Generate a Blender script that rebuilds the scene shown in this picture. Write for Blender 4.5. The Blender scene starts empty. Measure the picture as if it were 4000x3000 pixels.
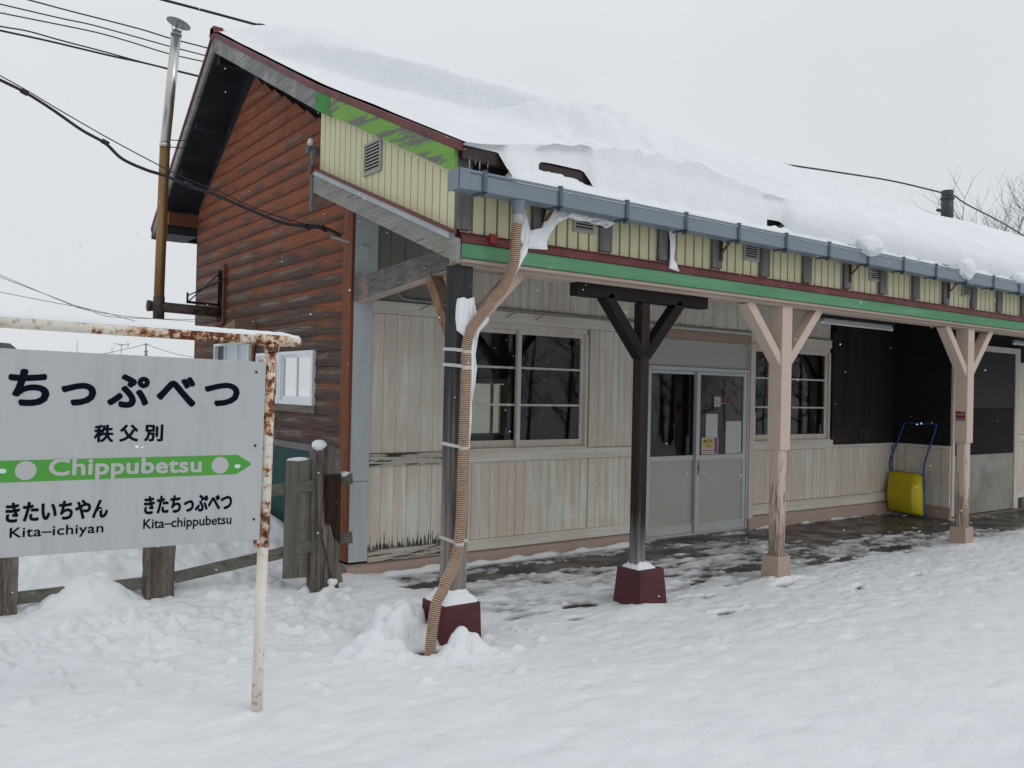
import bpy, bmesh, math, random
import numpy as np
from mathutils import Vector, Matrix
R = math.radians
random.seed(7)
S = bpy.context.scene
COL = S.collection

# ------------------------------------------------------------------ camera
CAM = Vector((0.0, 0.0, 1.69))
YAW, PITCH, ROLL, FPX = R(36.385), R(0.4235), R(-1.2477), 3352.0
ca, sa, cb, sb = math.cos(YAW), math.sin(YAW), math.cos(PITCH), math.sin(PITCH)
FWD = Vector((sa * cb, ca * cb, sb)); RT0 = Vector((ca, -sa, 0)); DN0 = FWD.cross(RT0)
cc, sc_ = math.cos(ROLL), math.sin(ROLL)
RT = RT0 * cc + DN0 * sc_; DN = DN0 * cc - RT0 * sc_
cam_d = bpy.data.cameras.new('camera'); cam = bpy.data.objects.new('camera', cam_d); COL.objects.link(cam)
cam.matrix_world = Matrix(((RT.x, -DN.x, -FWD.x, CAM.x), (RT.y, -DN.y, -FWD.y, CAM.y), (RT.z, -DN.z, -FWD.z, CAM.z), (0, 0, 0, 1)))
cam_d.sensor_width = 36.0; cam_d.lens = FPX / 4000 * 36.0
cam_d.clip_start = 0.05; cam_d.clip_end = 3000
S.camera = cam

# ------------------------------------------------------------------ world, sun, exposure
SUN_EL, SUN_AZ = R(38), R(150)          # soft light behind cloud, from the platform side
W = bpy.data.worlds.new('World'); S.world = W; W.use_nodes = True
nt = W.node_tree; nt.nodes.clear()
out = nt.nodes.new('ShaderNodeOutputWorld')
sky = nt.nodes.new('ShaderNodeTexSky'); sky.sky_type = 'NISHITA'; sky.sun_disc = False
sky.sun_elevation = SUN_EL; sky.sun_rotation = SUN_AZ; sky.air_density = 1.0; sky.dust_density = 3.0
hs = nt.nodes.new('ShaderNodeHueSaturation'); hs.inputs['Saturation'].default_value = 0.15
b1 = nt.nodes.new('ShaderNodeBackground'); b1.inputs['Strength'].default_value = 0.05
tc = nt.nodes.new('ShaderNodeTexCoord'); nz = nt.nodes.new('ShaderNodeTexNoise')
nz.inputs['Scale'].default_value = 1.6; nz.inputs['Detail'].default_value = 4
cr = nt.nodes.new('ShaderNodeValToRGB')
cr.color_ramp.elements[0].position = .3; cr.color_ramp.elements[0].color = (.720, .757, .795, 1)
cr.color_ramp.elements[1].position = .7; cr.color_ramp.elements[1].color = (.795, .820, .845, 1)
b2 = nt.nodes.new('ShaderNodeBackground'); b2.inputs['Strength'].default_value = 1.0
mx = nt.nodes.new('ShaderNodeMixShader'); mx.inputs[0].default_value = .92
nt.links.new(sky.outputs[0], hs.inputs['Color']); nt.links.new(hs.outputs[0], b1.inputs[0])
nt.links.new(tc.outputs['Generated'], nz.inputs['Vector']); nt.links.new(nz.outputs[0], cr.inputs[0]); sx = nt.nodes.new('ShaderNodeSeparateXYZ'); mr = nt.nodes.new('ShaderNodeMapRange'); nt.links.new(tc.outputs['Generated'], sx.inputs[0]); nt.links.new(sx.outputs[2], mr.inputs[0])
mr.inputs[1].default_value = .35; mr.inputs[2].default_value = 1.0; mr.inputs[3].default_value = 1.0; mr.inputs[4].default_value = 1.3
nt.links.new(mr.outputs[0], b2.inputs['Strength'])   # a cloud layer is brightest overhead
nt.links.new(cr.outputs[0], b2.inputs[0])
nt.links.new(b1.outputs[0], mx.inputs[1]); nt.links.new(b2.outputs[0], mx.inputs[2]); nt.links.new(mx.outputs[0], out.inputs[0])
sd = bpy.data.lights.new('sun', 'SUN'); sd.energy = 0.5; sd.angle = R(30); sd.color = (1, .97, .93)
so = bpy.data.objects.new('sun', sd); COL.objects.link(so)
so.rotation_euler = (R(90) - SUN_EL, 0, -SUN_AZ + R(180))
S.view_settings.view_transform = 'Standard'; S.view_settings.look = 'None'
S.view_settings.exposure = 0.0; S.view_settings.gamma = 1.0; S.view_settings.use_curve_mapping = False
S.render.engine = 'CYCLES'
try:
    S.cycles.use_denoising = True; S.cycles.max_bounces = 8; S.cycles.transparent_max_bounces = 12
except Exception: pass

# ------------------------------------------------------------------ helpers
def at(x, y, Y):
    "point of the photograph's pixel (x, y) on the plane at depth Y"
    d = RT * ((x - 2000) / FPX) + DN * ((y - 1500) / FPX) + FWD
    return CAM + d * (Y / d.y)
def atx(x, y, X):
    d = RT * ((x - 2000) / FPX) + DN * ((y - 1500) / FPX) + FWD
    return CAM + d * (X / d.x)

def hash01(a, b, s):
    h = (a.astype(np.int64) * 374761393 + b.astype(np.int64) * 668265263 + s * 2147483647) & 0xffffffff
    h = ((h ^ (h >> 13)) * 1274126177) & 0xffffffff
    return ((h ^ (h >> 16)) & 0xffff) / 65535.0
def vnoise(x, y, s=0):
    xi, yi = np.floor(x), np.floor(y); fx, fy = x - xi, y - yi
    fx = fx * fx * fx * (fx * (fx * 6 - 15) + 10); fy = fy * fy * fy * (fy * (fy * 6 - 15) + 10)
    a = hash01(xi, yi, s); b = hash01(xi + 1, yi, s); c = hash01(xi, yi + 1, s); d = hash01(xi + 1, yi + 1, s)
    return (a * (1 - fx) + b * fx) * (1 - fy) + (c * (1 - fx) + d * fx) * fy
def fbm(x, y, s=0, o=4, g=.5):
    t = 0; amp = 1; n = 0
    for i in range(o):
        t = t + amp * vnoise(x * 2 ** i + 17.3 * i, y * 2 ** i - 9.1 * i, s + i); n += amp; amp *= g
    return t / n
def sstep(a, b, x):
    t = np.clip((x - a) / (b - a), 0, 1); return t * t * (3 - 2 * t)

class MB:
    def __init__(s): s.v = []; s.f = []; s.m = []; s.uv = []
    def add(s, vs, fs, mi=0, uvs=None):
        o = len(s.v); s.v += [tuple(v) for v in vs]
        for k, f in enumerate(fs):
            s.f.append(tuple(i + o for i in f)); s.m.append(mi)
            s.uv.append(uvs[k] if uvs else None)
    def box(s, x0, x1, y0, y1, z0, z1, mi=0):
        vs = [(x0, y0, z0), (x1, y0, z0), (x1, y1, z0), (x0, y1, z0), (x0, y0, z1), (x1, y0, z1), (x1, y1, z1), (x0, y1, z1)]
        s.add(vs, [(0, 3, 2, 1), (4, 5, 6, 7), (0, 1, 5, 4), (1, 2, 6, 5), (2, 3, 7, 6), (3, 0, 4, 7)], mi)
    def hexa(s, b, t, mi=0):
        s.add(list(b) + list(t), [(0, 3, 2, 1), (4, 5, 6, 7), (0, 1, 5, 4), (1, 2, 6, 5), (2, 3, 7, 6), (3, 0, 4, 7)], mi)
    def bar(s, p, q, w, h, up=(0, 0, 1), mi=0):
        p, q = Vector(p), Vector(q); d = (q - p).normalized(); u = Vector(up)
        sx = d.cross(u)
        if sx.length < 1e-4: sx = d.cross(Vector((0, 1, 0)))
        sx.normalize(); u = sx.cross(d).normalized()
        a, b = sx * w / 2, u * h / 2
        s.hexa([p - a - b, p + a - b, p + a + b, p - a + b][::-1], [q - a - b, q + a - b, q + a + b, q - a + b][::-1], mi)
    def prism(s, pts, e, mi=0):
        n = len(pts); e = Vector(e); A = [Vector(p) for p in pts]; B = [p + e for p in A]
        s.add(A + B, [tuple(range(n))[::-1], tuple(range(n, 2 * n))] + [(i, (i + 1) % n, n + (i + 1) % n, n + i) for i in range(n)], mi)
    def tube(s, pts, r, seg=10, mi=0, cap=True, mis=None):
        pts = [Vector(p) for p in pts]; n = len(pts)
        rr = r if isinstance(r, (list, tuple)) else [r] * n
        vs = []; u = None
        for i, p in enumerate(pts):
            d = (pts[min(i + 1, n - 1)] - pts[max(i - 1, 0)]).normalized()
            if u is None:
                u = d.cross(Vector((0, 0, 1)));
                if u.length < 1e-3: u = d.cross(Vector((0, 1, 0)))
            u = (u - d * u.dot(d)).normalized(); w = d.cross(u)
            for k in range(seg):
                a = 2 * math.pi * k / seg
                vs.append(p + (u * math.cos(a) + w * math.sin(a)) * rr[i])
        o = len(s.v); s.v += [tuple(v) for v in vs]
        for i in range(n - 1):
            for k in range(seg):
                k2 = (k + 1) % seg
                s.f.append((o + i * seg + k, o + i * seg + k2, o + (i + 1) * seg + k2, o + (i + 1) * seg + k)); s.m.append(mis[i] if mis else mi); s.uv.append(None)
        if cap:
            s.f.append(tuple(o + k for k in range(seg))[::-1]); s.m.append(mi); s.uv.append(None)
            s.f.append(tuple(o + (n - 1) * seg + k for k in range(seg))); s.m.append(mis[-1] if mis else mi); s.uv.append(None)
    def build(s, name, mats, parent=None, smooth=False, bevel=0, seg=2):
        me = bpy.data.meshes.new(name); me.from_pydata(s.v, [], s.f)
        if any(u for u in s.uv):
            l = me.uv_layers.new(name='UVMap'); k = 0
            for f, u in zip(s.f, s.uv):
                for j in range(len(f)):
                    l.data[k].uv = u[j] if u else (0, 0); k += 1
        mats = mats if isinstance(mats, (list, tuple)) else [mats]
        for m in mats: me.materials.append(m)
        me.polygons.foreach_set('material_index', s.m)
        if smooth: me.polygons.foreach_set('use_smooth', [True] * len(me.polygons))
        me.update()
        bm = bmesh.new(); bm.from_mesh(me); bmesh.ops.recalc_face_normals(bm, faces=bm.faces); bm.to_mesh(me); bm.free()
        return link(name, me, parent, bevel, seg)
def link(name, me, parent=None, bevel=0, seg=2):
    o = bpy.data.objects.new(name, me); COL.objects.link(o)
    if parent: put(o, parent)
    if bevel:
        b = o.modifiers.new('bevel', 'BEVEL'); b.width = bevel; b.segments = seg; b.limit_method = 'ANGLE'; b.angle_limit = R(40)
    return o
WM = {}
def put(o, parent):
    o.parent = parent; o.matrix_parent_inverse = WM.get(parent.name, Matrix()).inverted()
def thing(name, label, cat, loc=(0, 0, 0), group=None):
    o = bpy.data.objects.new(name, None); COL.objects.link(o); o.location = loc; o.empty_display_size = .1
    o['label'] = label; o['category'] = cat
    if group: o['group'] = group
    WM[o.name] = Matrix.Translation(loc); return o
def tag(o, label, cat, group=None):
    o['label'] = label; o['category'] = cat
    if group: o['group'] = group
    return o
def struct(o): o['kind'] = 'structure'; return o
def grid_mesh(name, P, mats, mask=None, smooth=True, attr=None):
    "P: (n, m, 3) array of points"
    n, m = P.shape[:2]; idx = np.arange(n * m).reshape(n, m)
    q = np.stack([idx[:-1, :-1], idx[1:, :-1], idx[1:, 1:], idx[:-1, 1:]], -1)
    if mask is not None: q = q[mask]
    q = q.reshape(-1, 4)
    me = bpy.data.meshes.new(name); me.vertices.add(n * m); me.vertices.foreach_set('co', P.reshape(-1).astype(np.float32))
    me.loops.add(q.size); me.loops.foreach_set('vertex_index', q.reshape(-1).astype(np.int32))
    me.polygons.add(len(q)); me.polygons.foreach_set('loop_start', (np.arange(len(q)) * 4).astype(np.int32))
    me.polygons.foreach_set('loop_total', np.full(len(q), 4, np.int32))
    if smooth: me.polygons.foreach_set('use_smooth', np.ones(len(q), bool))
    for mm in (mats if isinstance(mats, list) else [mats]): me.materials.append(mm)
    if attr is not None:
        a = me.attributes.new('depth', 'FLOAT', 'POINT'); a.data.foreach_set('value', attr.reshape(-1).astype(np.float32))
    me.update(); me.validate()
    return me

# ------------------------------------------------------------------ materials
class NT:
    def __init__(s, name):
        s.mat = bpy.data.materials.new(name); s.mat.use_nodes = True; s.t = s.mat.node_tree
        s.b = s.t.nodes['Principled BSDF']; s.out = s.t.nodes['Material Output']
        s.tc = s.t.nodes.new('ShaderNodeTexCoord')
    def n(s, t, **k):
        x = s.t.nodes.new('ShaderNode' + t)
        for a, b in k.items(): setattr(x, a, b)
        return x
    def l(s, a, b): s.t.links.new(a, b)
    def val(s, inp, v):
        if hasattr(v, 'is_linked') or hasattr(v, 'links'): s.l(v, inp)
        else: inp.default_value = v if not (isinstance(v, tuple) and len(v) == 3) else (*v, 1)
    def coord(s, scale=(1, 1, 1), src='Object', rot=(0, 0, 0)):
        m = s.n('Mapping'); m.inputs['Scale'].default_value = scale; m.inputs['Rotation'].default_value = rot
        s.l(s.tc.outputs[src], m.inputs['Vector']); return m.outputs[0]
    def noise(s, scale, stretch=(1, 1, 1), detail=5, rough=.55, dist=0, src='Object'):
        x = s.n('TexNoise'); x.inputs['Scale'].default_value = scale; x.inputs['Detail'].default_value = detail
        x.inputs['Roughness'].default_value = rough; x.inputs['Distortion'].default_value = dist
        s.l(s.coord(stretch, src), x.inputs['Vector']); return x.outputs[0]
    def ramp(s, f, a, b, ca=(0, 0, 0), cb=(1, 1, 1)):
        r = s.n('ValToRGB'); e = r.color_ramp.elements
        e[0].position = a; e[1].position = b; e[0].color = (*ca, 1); e[1].color = (*cb, 1)
        s.l(f, r.inputs[0]); return r.outputs[0]
    def mix(s, f, a, b, mode='MIX'):
        m = s.n('Mix', data_type='RGBA', blend_type=mode)
        s.val(m.inputs[0], f); s.val(m.inputs[6], a); s.val(m.inputs[7], b); return m.outputs[2]
    def math(s, op, a, b=0.0, clamp=False):
        m = s.n('Math', operation=op, use_clamp=clamp); s.val(m.inputs[0], a); s.val(m.inputs[1], b); return m.outputs[0]
    def sep(s, src='Object'):
        x = s.n('SeparateXYZ'); s.l(s.tc.outputs[src], x.inputs[0]); return x.outputs
    def rand(s): return s.n('NewGeometry').outputs['Random Per Island']
    def bump(s, h, strength=.3, dist=.01):
        b = s.n('Bump'); b.inputs['Strength'].default_value = strength; b.inputs['Distance'].default_value = dist
        s.l(h, b.inputs['Height']); s.l(b.outputs[0], s.b.inputs['Normal'])
    def done(s, col, rough=.7, metal=0, spec=.3):
        s.val(s.b.inputs['Base Color'], col); s.val(s.b.inputs['Roughness'], rough); s.val(s.b.inputs['Metallic'], metal)
        s.b.inputs['Specular IOR Level'].default_value = spec; return s.mat

def plain(name, col, rough=.7, metal=0, var=.15, scale=6, spec=.3, bump=.1):
    k = NT(name); n = k.noise(scale); d = tuple(c * (1 - var) for c in col); l = tuple(min(1, c * (1 + var)) for c in col)
    c = k.mix(k.ramp(n, .3, .7), d, l)
    if bump: k.bump(k.noise(scale * 9), bump, .004)
    return k.done(c, rough, metal, spec)

def painted(name, paint, under, bare, axis='z', amount=.5, spots=.5, wear_z=None, rough=.75, board=.09, stain=.22, fl=9):
    """old paint on wood: coats showing through along the grain, chips to bare wood; wear_z = (z_more, z_less) makes a wear band"""
    k = NT(name)
    st = {'z': (7, 7, .55), 'x': (.55, 7, 7), 'y': (7, .55, 7)}[axis]
    n1 = k.noise(2.2, st, 6, .62); n2 = k.noise(fl, st, 7, .66); n3 = k.noise(1.3, (1, 1, 1), 4)
    rnd = k.rand()
    c = k.mix(k.math('MULTIPLY', rnd, 1.0), tuple(x * (1 - board) for x in paint), tuple(min(1, x * (1 + board * .7)) for x in paint))
    f = k.math('ADD', k.math('MULTIPLY', n1, .7), k.math('MULTIPLY', n3, .5))
    f = k.math('ADD', f, k.math('MULTIPLY', rnd, .12))
    c = k.mix(k.math('MULTIPLY', k.ramp(f, .62 - amount * .22, .74 - amount * .12), .85), c, under)
    c = k.mix(k.math('MULTIPLY', k.ramp(k.noise(1.1, {'z': (3, 3, .6), 'x': (.6, 3, 3), 'y': (3, .6, 3)}[axis], 4), .5, .8), stain), c, tuple(x * .45 for x in paint))
    t = n2
    if wear_z:
        g = k.n('MapRange'); k.l(k.sep()[2], g.inputs[0]); g.inputs[1].default_value = wear_z[1]; g.inputs[2].default_value = wear_z[0]
        g.inputs[3].default_value = 0; g.inputs[4].default_value = .3; t = k.math('ADD', n2, g.outputs[0])
    chip = k.ramp(t, .78 - spots * .26, .795 - spots * .26)
    c = k.mix(chip, c, bare)
    h = k.math('SUBTRACT', k.noise(14, st, 5), k.math('MULTIPLY', chip, .5)); k.bump(h, .35, .006)
    return k.done(c, rough)

def oldwood(name, dark, light, axis='z', rough=.85, pale=None, green=None, bump=.5):
    k = NT(name); st = {'z': (9, 9, .5), 'x': (.5, 9, 9), 'y': (9, .5, 9)}[axis]
    n = k.noise(3, st, 7, .65, .3); c = k.mix(k.ramp(n, .32, .68), dark, light)
    if pale: c = k.mix(k.math('MULTIPLY', k.ramp(k.noise(2, (1.5, 1.5, 1.5), 4), .5, .68), .8), c, pale)
    if green: c = k.mix(k.math('MULTIPLY', k.ramp(k.noise(1.7, (2, 2, 2), 5), .52, .7), .6), c, green)
    crack = k.ramp(k.noise(6, st, 3, .5), .62, .66); c = k.mix(k.math('MULTIPLY', crack, .6), c, tuple(x * .3 for x in dark))
    k.bump(k.math('SUBTRACT', n, crack), bump, .008)
    return k.done(c, rough)

def snowmat(name, tint=(.80, .822, .845)):
    k = NT(name); n = k.noise(2.5, (1, 1, 1), 5)
    c = k.mix(k.ramp(n, .3, .7), tuple(x * .96 for x in tint), tint)
    h = k.math('ADD', k.noise(28, (1, 1, 1), 6, .65), k.math('MULTIPLY', k.noise(7, (1, 1, 1), 4), 1.5)); k.bump(h, .45, .02)
    return k.done(c, .75, 0, .2)

M = {}
M['snow'] = snowmat('snow')
k = NT('trodden_snow')            # thin trodden snow lets the dark paving through where it is only millimetres deep
a = k.n('Attribute', attribute_name='depth')
n = k.noise(3, (1, 1.6, 1), 6); c = k.mix(k.ramp(n, .3, .7), (.74, .762, .785), (.795, .815, .835))
n9 = k.noise(22, (1, 2, 1), 6, .7)
th = k.math('ADD', a.outputs['Fac'], k.math('MULTIPLY', k.math('SUBTRACT', n9, .5), .018))
c = k.mix(k.ramp(th, .004, .024), (.27, .27, .275), c); c = k.mix(k.ramp(th, .0005, .004), (.035, .033, .032), c)
h = k.math('ADD', k.noise(30, (1, 1.4, 1), 6, .65), k.math('MULTIPLY', k.noise(8, (1, 1.5, 1), 4), 1.2)); k.bump(h, .4, .016)
M['ground_snow'] = k.done(c, .7, 0, .25)
k = NT('wet_asphalt'); n = k.noise(2.2); c = k.mix(k.ramp(n, .3, .7), (.030, .029, .029), (.075, .060, .052))
k.bump(k.noise(60, (1, 1, 1), 3), .15, .002); M['asphalt'] = k.done(c, k.ramp(k.noise(3), .4, .65, (.22,) * 3, (.6,) * 3), 0, .4)

GREY, PINK, BARE = (.72, .71, .635), (.62, .525, .445), (.06, .055, .048)
M['wallboard'] = painted('grey_wall_paint', GREY, PINK, BARE, 'z', .28, .38)
M['wallboard_worn'] = painted('worn_wall_paint', (.73, .72, .65), PINK, BARE, 'z', .42, .40, (.17, .40), fl=7)
M['wallboard_eave'] = painted('weathered_eave_boards', (.30, .29, .26), (.20, .19, .165), (.05, .048, .042), 'z', .8, .6)
M['trim'] = painted('grey_trim_paint', (.72, .705, .64), (.62, .545, .47), BARE, 'x', .3, .25)
M['trim_worn'] = painted('flaking_trim_paint', (.56, .54, .485), (.45, .39, .33), (.05, .047, .042), 'x', .3, .98, fl=4)
M['trim_v'] = painted('grey_post_trim_paint', (.68, .665, .60), (.59, .50, .43), BARE, 'z', .35, .3)
M['corner'] = painted('blue_grey_corner_paint', (.50, .545, .555), (.44, .47, .48), (.13, .13, .125), 'z', .3, .35, stain=.12)
M['pinkpost'] = painted('pale_pink_post_paint', (.58, .455, .385), (.53, .42, .36), (.24, .185, .15), 'z', .45, .42, (.0, 1.35), fl=8)
M['pinkbeam'] = painted('pale_pink_beam_paint', (.48, .375, .32), (.40, .32, .27), (.16, .11, .08), 'x', .5, .2)
M['headbeam'] = painted('faded_brown_pink_paint', (.40, .29, .23), (.33, .24, .19), BARE, 'x', .5, .4)
M['green'] = painted('mint_green_paint', (.135, .315, .18), (.09, .245, .13), (.045, .055, .035), 'x', .45, .18, stain=.15)
M['greenverge'] = painted('flaking_lime_green_paint', (.20, .41, .08), (.16, .35, .07), (.16, .16, .145), 'y', .3, .98, stain=.1, fl=2.6)
M['cream'] = plain('cream_metal_cladding', (.60, .565, .37), .5, 0, .05, 2.5)
M['creamgroove'] = plain('cream_cladding_groove', (.30, .27, .155), .6, 0, .25, 4)
M['maroon'] = plain('maroon_sheet_metal', (.13, .032, .034), .5, 0, .35, 5)
M['maroon_dull'] = plain('weathered_brown_sheet', (.16, .085, .08), .55, 0, .3, 5)
M['zinc'] = plain('grey_sheet_flashing', (.36, .385, .40), .5, 0, .12, 5)
M['gutter'] = plain('slate_blue_pvc', (.175, .21, .25), .42, 0, .05, 3, .4, .03)
M['strap'] = plain('dark_blue_strap', (.075, .11, .14), .45, 0, .1, 3)
M['batten'] = oldwood('weathered_batten', (.10, .095, .095), (.20, .19, .185), 'z')
M['greybarge'] = oldwood('weathered_bargeboard', (.15, .15, .145), (.28, .28, .275), 'y', pale=(.34, .34, .335))
M['greenbarge'] = oldwood('weathered_board_with_algae', (.19, .19, .175), (.30, .295, .275), 'y', green=(.17, .19, .10))
M['darkwood'] = plain('dark_tarred_wood', (.013, .009, .009), .7, 0, .3, 5, .15)
M['darkpost'] = oldwood('dark_brown_post', (.014, .011, .011), (.045, .032, .031), 'z', .6, bump=.25)
k = NT('dark_post_fading'); n = k.noise(3, (9, 9, .5), 6)
c = k.mix(k.ramp(n, .3, .7), (.014, .010, .010), (.040, .026, .025)); c2 = k.mix(k.ramp(n, .3, .7), (.13, .125, .12), (.25, .235, .225))
g = k.n('MapRange'); k.l(k.sep()[2], g.inputs[0]); g.inputs[1].default_value = .95; g.inputs[2].default_value = .33
c = k.mix(k.ramp(k.math('ADD', g.outputs[0], k.math('MULTIPLY', k.math('SUBTRACT', n, .5), .9)), .35, 1.0), c, c2); k.bump(n, .25, .005)
M['fadepost'] = k.done(c, .65, 0, .15)
k = NT('grey_black_post'); n = k.noise(3, (9, 9, .5), 6); c = k.mix(k.ramp(n, .3, .7), (.014, .014, .016), (.06, .06, .062)); c2 = k.mix(k.ramp(n, .3, .7), (.13, .117, .105), (.27, .245, .225))
g = k.n('MapRange'); k.l(k.sep()[2], g.inputs[0]); g.inputs[1].default_value = 2.1; g.inputs[2].default_value = .45
c = k.mix(k.ramp(k.math('ADD', g.outputs[0], k.math('MULTIPLY', k.math('SUBTRACT', n, .5), .8)), .3, .95), c, c2); k.bump(n, .4, .006)
M['greypost'] = k.done(c, .8)
M['redbase'] = plain('dark_red_painted_concrete', (.085, .022, .026), .5, 0, .2, 6)
M['pinkbase'] = painted('flaking_pink_concrete_paint', (.46, .345, .285), (.42, .31, .25), (.13, .075, .05), 'x', .3, .45)
M['plinth'] = painted('pink_plinth_paint', (.47, .345, .295), (.42, .32, .275), (.10, .045, .03), 'x', .35, .38)
M['stone'] = plain('rough_concrete', (.20, .17, .14), .9, 0, .4, 14, .2, .6)
M['orange'] = oldwood('red_brown_corner_board', (.13, .038, .016), (.24, .075, .028), 'z', .7, bump=.25)
M['beam'] = oldwood('weathered_tie_beam', (.065, .065, .065), (.17, .165, .155), 'y', pale=(.30, .21, .15))
M['brace_brown'] = oldwood('flaking_brown_brace', (.16, .085, .05), (.33, .20, .13), 'z')
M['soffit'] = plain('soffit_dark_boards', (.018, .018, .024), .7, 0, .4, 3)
M['brownboard'] = oldwood('brown_stained_board', (.10, .035, .018), (.17, .065, .035), 'x', bump=.3)
M['void'] = plain('backing_shade_black', (.012, .012, .013), .9, 0, .2, 3)  # near black for backing, and for shade of gaps and voids put into the colour
k = NT('shaded_dark_shutter'); n = k.noise(1.6, (4, 4, .5), 5)
c = k.mix(k.ramp(n, .35, .7), (.007, .007, .010), (.018, .015, .016))  # dark boards, made near black by deep shade put into the colour
rust = k.ramp(k.noise(2.2, (1, 1, 1), 4), .45, .62); g = k.n('MapRange'); k.l(k.sep()[2], g.inputs[0]); g.inputs[1].default_value = 1.28; g.inputs[2].default_value = 1.02
c = k.mix(k.math('MULTIPLY', k.math('MULTIPLY', rust, g.outputs[0], True), .9), c, (.13, .055, .03)); M['shutter'] = k.done(c, .75)
M['alu'] = plain('aluminium_sash', (.46, .475, .475), .42, .0, .06, 3, .5, .02)
M['doorpanel'] = plain('pale_grey_door_panel', (.40, .395, .365), .45, 0, .03, 2, .3, .02)
M['whitepvc'] = plain('white_window_frame', (.72, .75, .77), .4, 0, .05, 3)
M['frosted'] = plain('pale_blue_panel', (.55, .60, .64), .35, 0, .05, 2)
M['lead'] = plain('grey_conduit_paint', (.27, .255, .23), .5, 0, .15, 6)
M['vent'] = plain('grey_vent_grille', (.33, .32, .29), .5, 0, .1, 6)
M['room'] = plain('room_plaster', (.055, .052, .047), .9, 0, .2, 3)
M['roomlight'] = plain('cream_room_trim', (.80, .78, .64), .7, 0, .06, 3)
M['roombrown'] = plain('brown_room_panel', (.10, .055, .035), .8, 0, .2, 3)
k = NT('thin_curtain'); wv = k.n('TexWave'); wv.inputs['Scale'].default_value = 7; k.l(k.coord(), wv.inputs['Vector'])
tr = k.n('BsdfTranslucent'); tr.inputs[0].default_value = (.92, .91, .84, 1); df = k.n('BsdfDiffuse'); df.inputs[0].default_value = (.7, .69, .62, 1)
ms = k.n('MixShader'); ms.inputs[0].default_value = .6; k.l(df.outputs[0], ms.inputs[1]); k.l(tr.outputs[0], ms.inputs[2]); k.l(ms.outputs[0], k.out.inputs[0]); M['curtain'] = k.mat
def glass(name, tint=(.86, .89, .88), gl=.8, rough=.02):
    k = NT(name); tr = k.n('BsdfTransparent'); tr.inputs[0].default_value = (*tint, 1)
    g = k.n('BsdfGlossy'); g.inputs['Roughness'].default_value = rough; g.inputs['Color'].default_value = (gl, gl, gl, 1)
    fr = k.n('Fresnel'); fr.inputs['IOR'].default_value = 1.5
    b = k.n('Bump'); b.inputs['Strength'].default_value = .012; b.inputs['Distance'].default_value = .02; k.l(k.noise(2.5, (1, 1, 1), 2), b.inputs['Height'])
    k.l(b.outputs[0], g.inputs['Normal'])
    m = k.n('MixShader'); k.l(fr.outputs[0], m.inputs[0]); k.l(tr.outputs[0], m.inputs[1]); k.l(g.outputs[0], m.inputs[2]); k.l(m.outputs[0], k.out.inputs[0]); return k.mat
M['glass'] = glass('window_glass')
# gable clapboards: u along the board, v from its lower edge to the lap above
k = NT('weathered_red_clapboard'); uv = k.sep('UV'); rnd = k.rand()
off = k.n('CombineXYZ'); k.l(uv[0], off.inputs[0]); k.l(k.math('MULTIPLY', uv[1], .15), off.inputs[1]); k.l(k.math('MULTIPLY', rnd, 37), off.inputs[2])
def bn(scale, st, detail=6, rough=.6):
    m = k.n('Mapping'); m.inputs['Scale'].default_value = st; k.l(off.outputs[0], m.inputs['Vector'])
    x = k.n('TexNoise'); x.inputs['Scale'].default_value = scale; x.inputs['Detail'].default_value = detail; x.inputs['Roughness'].default_value = rough; k.l(m.outputs[0], x.inputs['Vector']); return x.outputs[0]
grain = bn(4, (.7, 26, 1)); blot = bn(1.1, (1, 3, 1), 4); blot2 = bn(2.2, (.7, 11, 1), 5)
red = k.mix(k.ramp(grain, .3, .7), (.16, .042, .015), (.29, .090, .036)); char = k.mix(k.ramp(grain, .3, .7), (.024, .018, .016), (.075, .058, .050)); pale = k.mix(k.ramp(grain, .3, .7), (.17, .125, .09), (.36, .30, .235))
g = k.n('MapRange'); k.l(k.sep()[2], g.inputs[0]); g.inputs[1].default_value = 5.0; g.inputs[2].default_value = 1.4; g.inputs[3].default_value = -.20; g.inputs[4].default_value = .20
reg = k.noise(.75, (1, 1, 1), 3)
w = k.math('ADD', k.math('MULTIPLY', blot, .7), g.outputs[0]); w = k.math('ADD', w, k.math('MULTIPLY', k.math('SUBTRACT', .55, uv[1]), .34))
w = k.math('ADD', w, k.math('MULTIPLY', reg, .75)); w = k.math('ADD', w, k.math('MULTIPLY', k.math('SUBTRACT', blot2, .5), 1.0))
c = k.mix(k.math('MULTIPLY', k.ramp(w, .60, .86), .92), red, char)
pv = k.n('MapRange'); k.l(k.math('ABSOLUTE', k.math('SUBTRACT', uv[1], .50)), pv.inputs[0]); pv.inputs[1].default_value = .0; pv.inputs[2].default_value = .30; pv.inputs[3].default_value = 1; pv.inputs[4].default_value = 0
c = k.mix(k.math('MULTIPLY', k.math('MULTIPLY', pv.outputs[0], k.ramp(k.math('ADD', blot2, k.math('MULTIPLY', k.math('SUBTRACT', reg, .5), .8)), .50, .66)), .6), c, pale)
k.bump(grain, .3, .006); M['clap'] = k.done(c, .75)
k = NT('teal_corrugated_sheet'); M['teal'] = k.done(k.mix(k.ramp(k.noise(3), .3, .7), (.014, .055, .058), (.022, .075, .075)), .45)
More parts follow.
